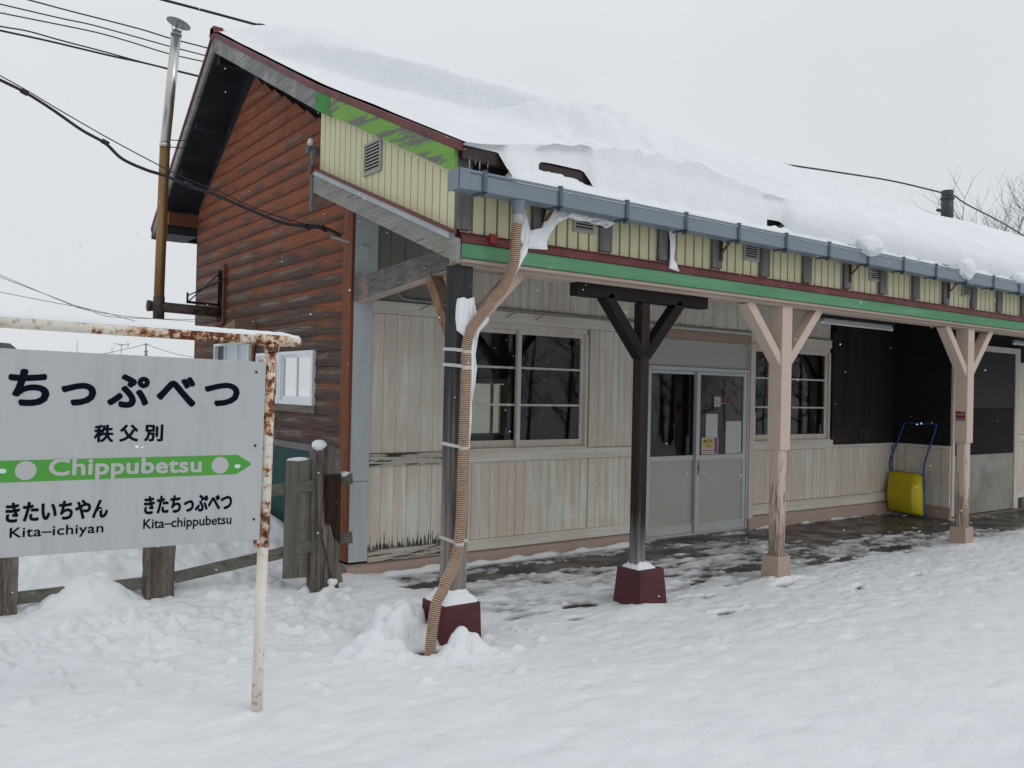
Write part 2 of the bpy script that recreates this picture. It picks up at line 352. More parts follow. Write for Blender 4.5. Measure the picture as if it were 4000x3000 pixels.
# rusty white paint of the sign frame
def rusty(name, amt):
    k = NT(name); n = k.noise(7, (1, 1, 1), 7, .7); n2 = k.noise(26, (1, 1, 1), 6, .7); n3 = k.noise(2.5, (1, 1, 1), 3)
    f = k.math('ADD', k.math('MULTIPLY', n, .5), k.math('MULTIPLY', n2, .5)); f = k.math('ADD', f, k.math('MULTIPLY', k.math('SUBTRACT', n3, .5), .35))
    c = k.mix(k.ramp(k.noise(4), .3, .7), (.62, .575, .49), (.74, .71, .64))
    c = k.mix(k.ramp(f, .56 - amt, .63 - amt), c, (.46, .22, .09)); c = k.mix(k.ramp(f, .61 - amt, .66 - amt), c, (.10, .03, .014))
    k.bump(f, .4, .004); return k.done(c, .65)
M['rusty'] = rusty('rusty_white_paint', .085); M['rusty_less'] = rusty('white_paint_few_rust_spots', -.01)
k = NT('sign_white_enamel'); M['signwhite'] = k.done(k.mix(k.math('MULTIPLY', k.ramp(k.noise(5, (3, 1, .35), 5), .5, .75), .5), k.mix(k.ramp(k.noise(1.4), .3, .7), (.405, .425, .43), (.44, .455, .46)), (.33, .335, .325)), .45)
M['ink'] = plain('black_lettering', (.005, .006, .013), .9, 0, .1, 3, .05, 0)
M['arrowgreen'] = plain('green_arrow_film', (.075, .31, .045), .4, 0, .06, 3, .3, 0)
M['letterwhite'] = plain('white_lettering', (.43, .435, .43), .5, 0, .02, 3, .3, 0)
M['patch'] = plain('pale_sticker_film', (.56, .68, .69), .5, 0, .08, 30)
M['steel'] = plain('stainless_flue', (.55, .54, .51), .28, .85, .08, 3, .5, .03)
k = NT('heat_tinted_flue'); M['flue'] = k.done(k.mix(k.ramp(k.noise(2.5, (1, 1, .5)), .35, .65), (.17, .085, .035), (.30, .19, .085)), .42, .55)
M['fluedirty'] = plain('rusty_dirty_flue', (.085, .065, .055), .6, .3, .5, 9)
M['black'] = plain('black_metal', (.012, .012, .014), .5, 0, .2, 4)
M['cable'] = plain('black_cable', (.016, .015, .020), .5, 0, .2, 4, .3, 0)
M['farcable'] = plain('grey_wire', (.14, .14, .155), .6, 0, .1, 4, .3, 0)
M['hose_valley'] = plain('brown_hose_wall', (.17, .105, .065), .5, 0, .45, 60)
M['hose_rib'] = plain('tan_hose_rib', (.62, .45, .33), .4, 0, .15, 20)
M['tie'] = plain('translucent_cable_tie', (.50, .485, .455), .35, 0, .1, 9)
M['sleeper'] = oldwood('old_sleeper_wood', (.045, .033, .028), (.22, .19, .165), 'z', .9, bump=.8)
M['sleeper_dark'] = oldwood('dark_rotted_sleeper', (.006, .004, .003), (.05, .024, .014), 'z', .9, bump=.8)
M['fenceboard'] = oldwood('grey_green_fence_board', (.085, .083, .07), (.175, .165, .14), 'x', .9)
M['fenceplank'] = oldwood('grey_green_plank', (.10, .10, .083), (.17, .165, .14), 'z', .9)
M['yellow'] = plain('yellow_plastic_scoop', (.52, .42, .012), .4, 0, .1, 5)
M['blue'] = plain('blue_tube', (.012, .085, .26), .4, 0, .15, 6)
M['lampwhite'] = plain('white_lamp_housing', (.62, .63, .62), .4, 0, .04, 4)
M['paper'] = plain('white_paper', (.52, .52, .49), .7, 0, .04, 8, .2, 0)
M['paperyellow'] = plain('yellow_paper', (.55, .45, .17), .7, 0, .04, 8, .2, 0)
M['purple'] = plain('purple_print', (.30, .06, .22), .7, 0, .06, 8, .2, 0)
M['redprint'] = plain('red_print', (.42, .05, .03), .7, 0, .06, 8, .2, 0)
M['darkred'] = plain('dark_red_sticker', (.20, .022, .035), .55, 0, .15, 30, .2, 0)
M['greyprint'] = plain('grey_print', (.10, .10, .10), .7, 0, .1, 8, .2, 0)
M['brownprint'] = plain('brown_print', (.11, .085, .02), .7, 0, .1, 8, .2, 0)
M['rust'] = plain('rusty_iron', (.13, .055, .025), .8, .2, .5, 14)
M['rustdark'] = plain('dark_rusty_iron', (.06, .04, .032), .8, .2, .5, 14)
M['bark'] = plain('dark_bark', (.055, .045, .04), .9, 0, .3, 5)
M['concrete'] = plain('grey_concrete', (.20, .205, .21), .85, 0, .1, 4)
M['roofgrey'] = plain('dark_grey_roof', (.08, .085, .092), .7, 0, .1, 4)
M['porcelain'] = plain('white_porcelain', (.62, .62, .60), .3, 0, .04, 4)
k = NT('ice'); k.b.inputs['Transmission Weight'].default_value = .7; M['ice'] = k.done((.82, .86, .89), .15, 0, .5)

# ------------------------------------------------------------------ the setting: ground, platform, snow
zr = lambda Y: np.where(Y > 6.95, 5.70 - .478 * (9.9 - Y), 4.29 - .44 * (6.95 - Y))     # roof surface over the canopy and the front slope

b = MB(); b.box(-60, 60, .2, 12, -1.2, -.008); o = b.build('platform', M['asphalt']); struct(o)
xs = np.unique(np.concatenate([np.linspace(-900, -20, 45), np.linspace(-20, 60, 81), np.linspace(60, 900, 43)]))
ys = np.unique(np.concatenate([np.linspace(-500, -20, 25), np.linspace(-20, 80, 101), np.linspace(80, 1200, 57)]))
X, Y = np.meshgrid(xs, ys, indexing='ij')
Z = -1.15 + .35 * fbm(X * .05, Y * .05, 3) + np.where(Y > 8, .6, 0) * sstep(8, 14, Y)
me = grid_mesh('ground', np.stack([X, Y, Z], -1), M['snow']); struct(link('ground', me))

def smooth_blob(X, Y, cx, cy, rx, ry, h, p=2.0):
    d = ((X - cx) / rx) ** 2 + ((Y - cy) / ry) ** 2
    return h * np.exp(-d ** (p / 2))
xs = np.concatenate([np.linspace(-4, .2, 60), np.arange(.22, 12.6, .02), np.arange(12.62, 24, .06)])
ys = np.concatenate([np.arange(.3, 3.6, .03), np.arange(3.6, 7.3, .0185), np.arange(7.3, 9.6, .05), np.linspace(9.65, 14, 30)])
X, Y = np.meshgrid(xs, ys, indexing='ij')
N = lambda sx, sy, s, o=4: fbm(X * sx, Y * sy, s, o) - .5
canopy = sstep(4.55, 5.3, Y) * sstep(3.2, 3.9, X)
depth = .048 - .008 * (1 - sstep(4.2, 5.0, Y)) + .02 * N(.9, 1.3, 1) + .020 * N(4, 6, 5) + .012 * N(14, 20, 9, 3)
depth = depth - canopy * (.030 + .010 * sstep(5, 8, X) + .008 * sstep(5.6, 6.6, Y))
depth += canopy * (.036 * N(4, 10, 21) + .022 * N(14, 38, 31, 3))
depth += .012 * N(10, 22, 35, 3) * sstep(3.2, 4.2, X) * sstep(3, 4, Y)
def bare(cx, cy, rx, ry, d=.047, w=.85):
    q = ((X - cx + .25 * N(3, 5, 41)) / rx) ** 2 + ((Y - cy + .22 * N(3, 7, 51)) / ry) ** 2
    return d * (1 - sstep(.35, 1.15, q + w * 2 * (N(6, 14, 61))))
bands = [(4.1, 6.38, .75, .14), (4.9, 6.42, .7, .22), (5.8, 6.38, .75, .26), (6.6, 6.42, .6, .24), (7.6, 6.80, .6, .20), (8.3, 6.62, .45, .22), (9.3, 6.35, .75, .62), (10.4, 6.35, 1.1, .62), (11.4, 6.35, .9, .55), (11.3, 5.75, .7, .25), (12.6, 5.55, .8, .45), (13.8, 5.7, .8, .35),
         (4.50, 5.12, .17, .10), (4.2, 4.82, .10, .06), (6.86, 6.10, .26, .10), (6.85, 5.38, .26, .17), (6.05, 4.93, .15, .07), (5.45, 4.79, .13, .05), (5.58, 4.71, .10, .04), (6.45, 5.91, .18, .06), (6.68, 6.28, .18, .07), (6.6, 4.70, .36, .05), (8.0, 4.3, .12, .06), (7.0, 4.25, .10, .045), (9.2, 5.25, .38, .10), (8.1, 5.15, .3, .07), (10.2, 4.45, .12, .05), (5.3, 4.33, .14, .06), (5.95, 5.5, .18, .06), (7.4, 5.6, .22, .06)]
cut = np.zeros_like(X)
for q in bands: cut = np.maximum(cut, bare(*q))
depth = depth - cut
# snow ridge left along the wall foot, heaped edge of the trodden strip, clods thrown by the plough
wallridge = np.exp(-((Y - 6.84 - .05 * N(2, 2, 71)) / .055) ** 2) * sstep(3.5, 3.7, X) * (1 - sstep(6.7, 7.0, X)) * (.03 + .05 * vnoise(X * 7, Y * 3, 4))
depth = np.maximum(depth, wallridge * 1.25 - .028)
wr2 = np.exp(-((Y - 6.90) / .035) ** 2) * sstep(8.8, 9.0, X) * (1 - sstep(12.1, 12.3, X)) * .035 * (.3 + vnoise(X * 6, Y, 14)); depth = np.maximum(depth, wr2 * 1.6 - .028)
side = sstep(-1, 1, (3.3 - X) * 2) * sstep(4.0, 5.0, Y)                               # deeper, untrodden snow left of the house corner
depth += side * (-.005 + .03 * N(1.2, 1.2, 81))
rough = sstep(4.9, 5.8, Y) * side + .35 * sstep(4.3, 5.0, Y) * side
depth += rough * (.085 * np.maximum(0, N(5, 6, 91, 3)) + .04 * N(11, 13, 95, 3))
rs = np.random.RandomState(3)
for i in range(420):                                             # clods
    if i < 150: cx, cy, r = rs.uniform(.4, 3.0), rs.normal(6.0, .28), rs.uniform(.015, .06)
    elif i < 260: cx, cy, r = rs.uniform(-.5, 2.9), rs.uniform(4.6, 6.4), rs.uniform(.015, .05)
    elif i < 330: cx, cy, r = rs.normal(3.05, .35), rs.normal(4.6, .28), rs.uniform(.012, .05)
    else: cx, cy, r = rs.uniform(2.5, 9), rs.normal(4.5, .35), rs.uniform(.01, .028)
    i0, i1 = np.searchsorted(xs, [cx - r, cx + r]); j0, j1 = np.searchsorted(ys, [cy - r, cy + r])
    if i1 <= i0 or j1 <= j0: continue
    d = ((X[i0:i1, j0:j1] - cx) / r) ** 2 + ((Y[i0:i1, j0:j1] - cy) / (r * rs.uniform(.6, 1))) ** 2
    depth[i0:i1, j0:j1] += np.sqrt(np.maximum(0, 1 - d)) * r * rs.uniform(.5, .95)
# heaps round the hose end and the first column, drift behind the fence
def pile_of_clods(cx, cy, rx, ry, h, n, r0, r1, seed):
    global depth
    q = np.hypot((X - cx) / rx, (Y - cy) / ry); core = h * .55 * (1 - sstep(.15, 1.0, q)) * (1 + .6 * N(8, 8, seed))
    depth = np.where(q < 1, np.maximum(depth, .02 + core), depth); r_ = np.random.RandomState(seed)
    for i in range(n):
        t = r_.uniform(0, 1) ** .6; a = r_.uniform(0, 6.28); x, y, r = cx + rx * t * .9 * math.cos(a), cy + ry * t * .9 * math.sin(a), r_.uniform(r0, r1); z = max(.0, h * (1 - t) ** 1.1 - r * .4)
        i0, i1 = np.searchsorted(xs, [x - r, x + r]); j0, j1 = np.searchsorted(ys, [y - r, y + r])
        if i1 <= i0 or j1 <= j0: continue
        d = ((X[i0:i1, j0:j1] - x) ** 2 + (Y[i0:i1, j0:j1] - y) ** 2) / r ** 2 + .5 * N(16, 16, 7)[i0:i1, j0:j1]
        cap = np.where(d < 1, z + np.sqrt(np.clip(1 - d, 0, 1)) * r * .9, -1); depth[i0:i1, j0:j1] = np.maximum(depth[i0:i1, j0:j1], cap)
pile_of_clods(2.80, 4.99, .33, .25, .36, 46, .035, .085, 201)
pile_of_clods(2.55, 4.85, .34, .26, .16, 40, .03, .07, 205)
pile_of_clods(3.0, 4.53, .24, .12, .20, 34, .025, .055, 203)
pile_of_clods(3.1, 4.45, .40, .20, .07, 50, .015, .04, 207)
depth -= smooth_blob(X, Y, 2.84, 4.70, .07, .07, .10)
drift = sstep(7.0, 8.6, Y) * (1 - sstep(3.2, 3.6, X)) * (.36 + .10 * N(.8, .8, 111)) + smooth_blob(X, Y, 1.30, 6.98, .27, .20, .21, 2.8) + smooth_blob(X, Y, 2.2, 7.3, .6, .45, .12)
drift += .55 * sstep(8.2, 12, Y) * (1 - sstep(2.2, 3.2, X))
depth += np.maximum(drift, 0) * (1 - sstep(3.25, 3.4, X) * sstep(6.9, 7, Y) * 0)
depth += .02 * np.exp(-(np.hypot(X - 1.70, Y - 4.15) / .10) ** 2)
dr = np.random.RandomState(19)                                    # soft dents where people have walked
for i in range(260):
    cx, cy = dr.uniform(1.6, 9.5), dr.normal(4.0, .75); rx, ry, dd = dr.uniform(.07, .17), dr.uniform(.04, .08), dr.uniform(.004, .010)
    i0, i1 = np.searchsorted(xs, [cx - rx, cx + rx]); j0, j1 = np.searchsorted(ys, [cy - ry, cy + ry])
    if i1 <= i0 or j1 <= j0: continue
    q = ((X[i0:i1, j0:j1] - cx) / rx) ** 2 + ((Y[i0:i1, j0:j1] - cy) / ry) ** 2; depth[i0:i1, j0:j1] -= dd * np.clip(1 - q ** 2, 0, 1)
depth -= .012 * np.exp(-(np.hypot(X - 1.56, Y - 4.22) / .12) ** 2)
depth += smooth_blob(X, Y, 6.64, 4.78, .3, .16, .03) + smooth_blob(X, Y, 10.1, 4.85, .35, .2, .035) + smooth_blob(X, Y, 4.75, 4.66, .3, .12, .035)
inside = (X > 3.40) & (Y > 7.05)
Zs = depth - .008
mask = ~(inside[:-1, :-1] & inside[1:, 1:]) & ~((depth[:-1, :-1] < -.012) & (depth[1:, 1:] < -.012) & (depth[1:, :-1] < -.012) & (depth[:-1, 1:] < -.012))
me = grid_mesh('snow', np.stack([X, Y, Zs], -1), M['ground_snow'], mask, True, depth); struct(link('snow', me))

# ------------------------------------------------------------------ the station building
B = thing('station_building', 'weathered wooden country station with snowy roof, red brown gable and grey platform side', 'building', (3.37, 7.0, 0))
rg = random.Random(5)
def boards(name, mat, par, x0, x1, z0, z1, w, y=7.0, t=.02, gap=.0035):
    n = max(1, round((x1 - x0) / w)); w = (x1 - x0) / n; b = MB()
    for i in range(n):
        dy = rg.uniform(-.0018, .0018); b.box(x0 + i * w + gap / 2, x0 + (i + 1) * w - gap / 2, y + dy, y + t, z0, z1)
    return b.build(name, mat, par, bevel=.002, seg=1)
def strips(name, mat, par, *bx, bevel=.004):
    for q in bx: b = MB(); b.box(*q); b.build(name, mat, par, bevel=bevel)
# --- platform wall
b = MB()
b.box(3.40, 4.36, 7.021, 7.05, .1, 3.9); b.box(4.36, 6.18, 7.021, 7.05, .1, 1.09); b.box(4.36, 6.18, 7.021, 7.05, 2.37, 3.9); b.box(6.18, 7.08, 7.021, 7.05, .1, 3.9)
b.box(7.08, 8.88, 7.021, 7.05, 2.02, 3.9); b.box(8.88, 8.97, 7.021, 7.05, .1, 3.9); b.box(8.97, 10.66, 7.021, 7.05, .1, 1.09); b.box(8.97, 10.66, 7.021, 7.05, 2.37, 3.9); b.box(10.66, 12.4, 7.021, 7.05, .1, 3.9)
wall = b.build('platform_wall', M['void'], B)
for q in ((3.565, 4.37, 1.092, 2.363, .138), (3.565, 4.37, .217, .974, .138)): boards('worn_boarding', M['wallboard_worn'], wall, *q)
for q in ((6.24, 7.03, 1.092, 2.363, .095), (4.37, 6.20, .217, .974, .105), (6.29, 7.06, .217, .974, .1), (8.975, 12.29, .300, .985, .095), (4.2, 10.66, 2.482, 3.30, .095)): boards('boarding', M['wallboard'], wall, *q)
boards('weathered_boarding', M['wallboard_eave'], wall, 3.60, 4.2, 2.482, 3.60, .135)
strips('trim_band', M['trim'], wall, (6.203, 6.287, 6.985, 7.02, .217, .974), (3.56, 10.66, 6.975, 7.02, 2.367, 2.48), (4.40, 7.06, 6.97, 7.02, .976, 1.088), (4.40, 7.06, 6.96, 7.02, .113, .215), (8.97, 10.72, 6.97, 7.02, .988, 1.10), (10.722, 12.29, 6.97, 7.02, .988, 1.03), (8.97, 12.29, 6.965, 7.02, .165, .285), (8.97, 12.29, 6.955, 6.98, .2855, .300), (6.55, 7.06, 6.952, 6.975, .216, .226))
strips('flaking_trim_band', M['trim_worn'], wall, (3.56, 4.398, 6.968, 7.02, .976, 1.088), (3.56, 4.398, 6.958, 7.02, .113, .215))
b = MB(); b.box(7.06, 8.885, 6.955, 7.02, 2.337, 2.446); b.build('door_head_beam', M['headbeam'], wall, bevel=.004)
strips('door_post', M['trim_v'], wall, (8.872, 8.965, 6.945, 7.02, .13, 2.36), (7.03, 7.075, 6.96, 7.02, .13, 2.335), (6.18, 6.235, 6.965, 7.02, 1.09, 2.365), (4.36, 4.41, 6.965, 7.02, 1.09, 2.365))
b = MB(); b.box(7.08, 8.87, 7.0, 7.02, 2.015, 2.335); b.build('transom_panel', M['doorpanel'], wall)
strips('corner_board', M['corner'], B, (3.372, 3.558, 6.962, 7.0, .13, .845), (3.372, 3.558, 6.965, 7.0, .849, 2.56), (3.372, 3.60, 6.965, 7.0, 2.562, 3.6), bevel=.003)
b = MB(); b.box(3.340, 3.368, 6.963, 7.14, .14, 3.35); b.build('gable_corner_board', M['orange'], B, bevel=.003)
# plinth with a sloping top
b = MB(); pr = [(0, 6.93, -.4), (0, 7.05, -.4), (0, 7.05, .105), (0, 6.99, .105), (0, 6.945, .085)]
b.prism([(3.352, p[1], p[2]) for p in pr], (3.73, 0, 0)); pr2 = [(0, 6.925, -.4), (0, 7.05, -.4), (0, 7.05, .155), (0, 6.98, .155), (0, 6.94, .135)]
b.prism([(8.875, p[1], p[2]) for p in pr2], (3.5, 0, 0)); b.build('plinth', M['plinth'], B, bevel=.004)
strips('footing', M['stone'], B, (3.335, 3.351, 6.95, 7.4, -.4, .12)); strips('door_sill', M['stone'], B, (7.082, 8.874, 6.96, 7.06, -.3, .012))
# electrical conduit along the wall
b = MB(); pts = [(3.80, 6.972, 2.74), (3.80, 6.972, 2.62), (3.815, 6.972, 2.56), (3.85, 6.972, 2.52), (3.92, 6.972, 2.508)] + [(4.2 + .5 * i, 6.972, 2.507 - .002 * i) for i in range(14)]
b.tube(pts, .0125, 8); b.build('conduit', M['lead'], B, True)
for x in (4.05, 5.05, 5.42): b = MB(); b.tube([(x, 6.975, 2.42), (x + .03, 6.93, 2.45), (x + .075, 6.93, 2.468)], .004, 5); b.build('wall_hook', M['rust'], B)

# --- windows
def window(x0, x1, zb, zt, lab=None):
    w = MB(); t = .045
    w.box(x0 - .02, x1 + .02, 6.985, 7.10, zt, zt + .06); w.box(x0 - .02, x1 + .02, 6.955, 7.10, zb - .035, zb); w.box(x0 - .035, x0, 6.98, 7.10, zb, zt); w.box(x1, x1 + .035, 6.98, 7.10, zb, zt)
    wo = w.build('window', M['trim_v'], B, bevel=.003)
    mid = (x0 + x1) / 2
    for a, c, y in ((x0, mid + .02, 7.055), (mid - .035, x1, 7.015)):
        s = MB(); s.box(a, a + t, y, y + .03, zb, zt); s.box(c - t, c, y, y + .03, zb, zt); s.box(a + t, c - t, y, y + .03, zb, zb + .07); s.box(a + t, c - t, y, y + .03, zt - .04, zt)
        for z in (zb + .43, zb + .81): s.box(a + t, c - t, y + .006, y + .024, z - .011, z + .011)
        s.build('sash', M['trim_v'], wo, bevel=.002)
        g = MB(); g.add([(a + t, y + .015, zb + .07), (c - t, y + .015, zb + .07), (c - t, y + .015, zt - .04), (a + t, y + .015, zt - .04)], [(0, 1, 2, 3)]); g.build('pane', M['glass'], wo)
window(4.42, 6.13, 1.112, 2.305); window(8.975, 10.615, 1.112, 2.305)
# --- sliding doors
d = MB(); d.box(7.08, 8.868, 6.962, 7.06, 1.965, 2.012); d.box(7.078, 7.11, 6.965, 7.06, .012, 1.965); d.box(8.838, 8.87, 6.965, 7.06, .012, 1.965); d.box(7.11, 8.838, 6.95, 7.05, .012, .03)
d.build('door_frame', M['alu'], B, bevel=.002)
for a, c, y, hx in ((7.112, 7.965, 7.012, 7.93), (7.905, 8.836, 6.975, 7.925)):
    s = MB(); st = .062 if a > 7.5 else .055
    s.box(a, a + st, y, y + .034, .032, 1.962); s.box(c - st, c, y, y + .034, .032, 1.962); s.box(a + st, c - st, y, y + .034, .032, .135); s.box(a + st, c - st, y, y + .034, .895, .957); s.box(a + st, c - st, y, y + .034, 1.927, 1.962)
    do = s.build('sliding_door', M['alu'], B, bevel=.003)
    g = MB(); g.add([(a + st, y + .017, .957), (c - st, y + .017, .957), (c - st, y + .017, 1.927), (a + st, y + .017, 1.927)], [(0, 1, 2, 3)]); g.build('pane', M['glass'], do)
    g = MB(); g.box(a + st, c - st, y + .012, y + .024, .135, .895); g.build('kick_panel', M['doorpanel'], do)
    if a > 7.5:
        h = MB(); h.box(hx + .005, hx + .045, y - .006, y + .001, .72, .90); h.box(hx + .018, hx + .03, y - .009, y - .006, .79, .83, 1); h.build('pull_handle', [M['lead'], M['black']], do)
# --- inside of the waiting room, seen through the glass
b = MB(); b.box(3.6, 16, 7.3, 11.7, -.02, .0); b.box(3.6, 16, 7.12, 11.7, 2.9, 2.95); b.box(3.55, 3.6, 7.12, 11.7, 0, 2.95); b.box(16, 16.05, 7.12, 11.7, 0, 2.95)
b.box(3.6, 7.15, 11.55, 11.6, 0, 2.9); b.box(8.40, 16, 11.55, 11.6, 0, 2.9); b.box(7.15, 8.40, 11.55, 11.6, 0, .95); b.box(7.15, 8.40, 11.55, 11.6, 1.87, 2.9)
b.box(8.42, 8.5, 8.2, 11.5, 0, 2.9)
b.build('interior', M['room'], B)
b = MB(); b.box(7.1, 8.40, 11.50, 11.545, 1.79, 1.87); b.box(8.24, 8.40, 11.50, 11.545, .95, 1.785); b.box(8.06, 8.11, 11.51, 11.545, .95, 1.785); b.box(7.1, 8.235, 11.50, 11.545, .95, .985)
b.build('inner_window_frame', M['roomlight'], B)
b = MB()
b.box(7.16, 8.26, 11.552, 11.556, .96, 1.86)
b.build('curtain', M['curtain'], B)
b = MB(); b.box(9.0, 9.55, 7.5, 7.54, 0, 2.6); b.box(10.05, 10.2, 7.6, 7.64, 0, 2.6); b.build('inner_panel', M['roombrown'], B)
# --- dark shutters in the recess, deep shade in their black colour, and the projecting room on the right
for x0, x1 in ((10.735, 11.45), (11.453, 12.268)): boards('shaded_dark_shutter', M['shutter'], B, x0, x1, 1.032, 3.3, .27, 6.955, .03, .005)
strips('shutter_post', M['shutter'], B, (10.66, 10.733, 6.95, 6.985, 1.10, 2.62))
b = MB()
b.box(12.30, 12.36, 6.14, 7.0, -.3, 3.4); b.build('side_wall', M['void'], B)
b = MB(); n = 8
for i in range(n):
    y0 = 6.24 + i * .093; b.box(12.284, 12.299, y0 + .002, y0 + .091, .30, .985)
b.box(12.276, 12.299, 6.24, 6.955, .16, .298); b.box(12.27, 12.299, 6.12, 6.955, .988, 1.03); b.box(12.275, 12.299, 6.12, 6.237, .06, .986); b.build('side_boarding', M['wallboard'], B, bevel=.002, seg=1)
b = MB(); b.box(12.27, 12.299, 6.13, 6.955, 1.033, 3.3); b.build('side_shutter', M['void'], B)  # near-black panel, the deep shade of the recess is in its colour
b = MB(); b.box(12.255, 12.299, 6.1, 6.93, -.3, .158); b.build('side_plinth', M['plinth'], B, bevel=.004)
b = MB(); b.box(12.37, 30, 6.16, 6.2, 0, 3.4); b.build('annexe_wall', M['void'], B)
b = MB(); b.box(12.37, 14.22, 6.115, 6.158, .03, .89); b.build('grey_door_panel', plain('mottled_grey_board', (.30, .295, .27), .8, 0, .22, 4, .2, .15), B)
b = MB(); b.box(12.37, 14.22, 6.118, 6.158, .892, 1.575, 0); b.box(12.37, 14.22, 6.112, 6.158, 1.58, 2.42, 1); b.build('dark_door_board', [M['void'], plain('black_grey_board', (.022, .023, .024), .7, 0, .15, 3)], B)
b = MB(); b.box(12.30, 14.38, 6.10, 6.158, 2.425, 2.51); b.box(14.225, 14.38, 6.098, 6.158, .02, 2.423); b.box(12.31, 12.37, 6.10, 6.158, .02, 2.423); b.build('annexe_door_frame', M['trim_v'], B, bevel=.003)
for q in ((14.38, 20, .30, 1.06), (14.38, 20, 1.17, 2.3)): boards('annexe_boarding', M['wallboard'], B, *q, .1, 6.13)
strips('annexe_trim', M['trim'], B, (14.38, 20, 6.11, 6.15, 1.065, 1.165), (14.38, 20, 6.11, 6.15, .18, .296))
b = MB(); b.box(12.3, 30, 6.06, 6.158, -.4, .015); b.box(14.4, 30, 6.05, 6.158, .016, .175); b.build('annexe_plinth', M['stone'], B)

# --- gable wall: lapped boards clipped to the roof line
def gtop(Y): return 5.18 + .495 * (Y - 9.63) if Y < 9.63 else 5.18 - .60 * (Y - 9.63)
b = MB(); EXP = .15; z = 1.13; rr = random.Random(9); Y0, Y1 = 7.141, 11.66
holes = [(7.74, 9.275, 1.43, 2.03), (9.40, 10.78, 1.1, 2.18)]
joints = [8.65, 10.1, 8.9, 9.6]
row = 0
while z < 5.2:
    za, zb_ = z, z + EXP
    def span(zz):
        ys_ = [Y0 + (Y1 - Y0) * i / 400 for i in range(401) if gtop(Y0 + (Y1 - Y0) * i / 400) >= zz]
        return (min(ys_), max(ys_)) if ys_ else None
    lo = span(za + .01); hi = span(zb_)
    if not lo: break
    if not hi: hi = ((lo[0] + lo[1]) / 2 - .01, (lo[0] + lo[1]) / 2 + .01)
    segs = [(lo[0], lo[1], hi[0], hi[1])]
    for h in holes:
        if zb_ > h[2] + .02 and za < h[3] - .02:
            ns = []
            for s_ in segs:
                if s_[0] < h[0] < s_[1]: ns.append((s_[0], h[0], s_[2], h[0]))
                if s_[0] < h[1] < s_[1]: ns.append((h[1], s_[1], h[1], s_[3]))
                if not (s_[0] < h[0] < s_[1] or s_[0] < h[1] < s_[1]): ns.append(s_)
            segs = ns
    j = 8.62 + (.04 if row % 2 else 0) if row % 4 != 3 else 10.2
    ns = []
    for s_ in segs:
        if s_[0] + .3 < j < s_[1] - .3: ns += [(s_[0], j - .0015, s_[2], j - .0015), (j + .0015, s_[1], j + .0015, s_[3])]
        else: ns.append(s_)
    for (a, c, a2, c2) in ns:
        if c - a < .03: continue
        xo = 3.372 - .021 + rr.uniform(-.002, .002); xi = 3.372 - .006; u0 = rr.uniform(0, 30)
        n = max(1, int((c - a) / .8)); warp = [rr.uniform(-.003, .003) for _ in range(n + 1)]
        lowr = []; upr = []; lowi = []; upi = []
        for i in range(n + 1):
            t = i / n; y = a + (c - a) * t; y2 = a2 + (c2 - a2) * t
            lowr.append((xo, y, za + warp[i])); upr.append((xi, y2, zb_ + .012)); lowi.append((3.40, y, za + warp[i])); upi.append((3.40, y2, zb_ + .012))
        vs = lowr + upr + lowi + upi; fs = []; uvs = []; K = n + 1
        for i in range(n):
            ua, ub = u0 + a + (c - a) * i / n, u0 + a + (c - a) * (i + 1) / n
            fs.append((i, i + 1, K + i + 1, K + i)); uvs.append([(ua, 0), (ub, 0), (ub, 1), (ua, 1)])
            fs.append((i, 2 * K + i, 2 * K + i + 1, i + 1)); uvs.append([(ua, 1), (ua, 1), (ub, 1), (ub, 1)])
        fs.append((0, K, 3 * K, 2 * K)); uvs.append([(u0, .8)] * 4); fs.append((n, 2 * K + n, 3 * K + n, K + n)); uvs.append([(u0, .8)] * 4)
        b.add(vs, fs, 0, uvs)
    z += EXP; row += 1
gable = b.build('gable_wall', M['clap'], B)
b = MB(); b.box(3.41, 3.45, 7.05, 11.66, 0, 4.0); b.prism([(3.41, 7.05, 4.0), (3.41, 11.66, 4.0), (3.41, 9.9, 5.5)], (.04, 0, 0)); b.build('gable_backing', M['void'], B)
b = MB(); b.box(3.36, 3.43, 11.64, 11.70, .0, 3.9); b.build('far_corner_board', M['brownboard'], B)
# rear wall so the house is closed
b = MB(); b.box(3.43, 7.1, 11.66, 11.70, 0, 4.0); b.box(8.45, 30, 11.66, 11.70, 0, 4.0); b.box(7.1, 8.45, 11.66, 11.7, 0, .9); b.box(7.1, 8.45, 11.66, 11.7, 1.9, 4.0); b.box(29.9, 30, 6.2, 11.66, 0, 4.2); b.build('yard_wall', M['brownboard'], B)
# skirt of corrugated sheet
b = MB(); n = 300; vs = []; fs = []
for i in range(n + 1):
    y = 7.2 + 4.4 * i / n; x = 3.350 + .013 * math.cos(2 * math.pi * y / .044); vs += [(x, y, -.5), (x, y, 1.062)]
for i in range(n): fs.append((2 * i, 2 * i + 2, 2 * i + 3, 2 * i + 1))
b.add(vs, fs); b.build('corrugated_skirt', M['teal'], B, True)
b = MB(); b.box(3.335, 3.372, 7.141, 11.64, 1.063, 1.127); b.build('skirt_rail', plain('grey_painted_rail', (.145, .145, .15), .6), B)
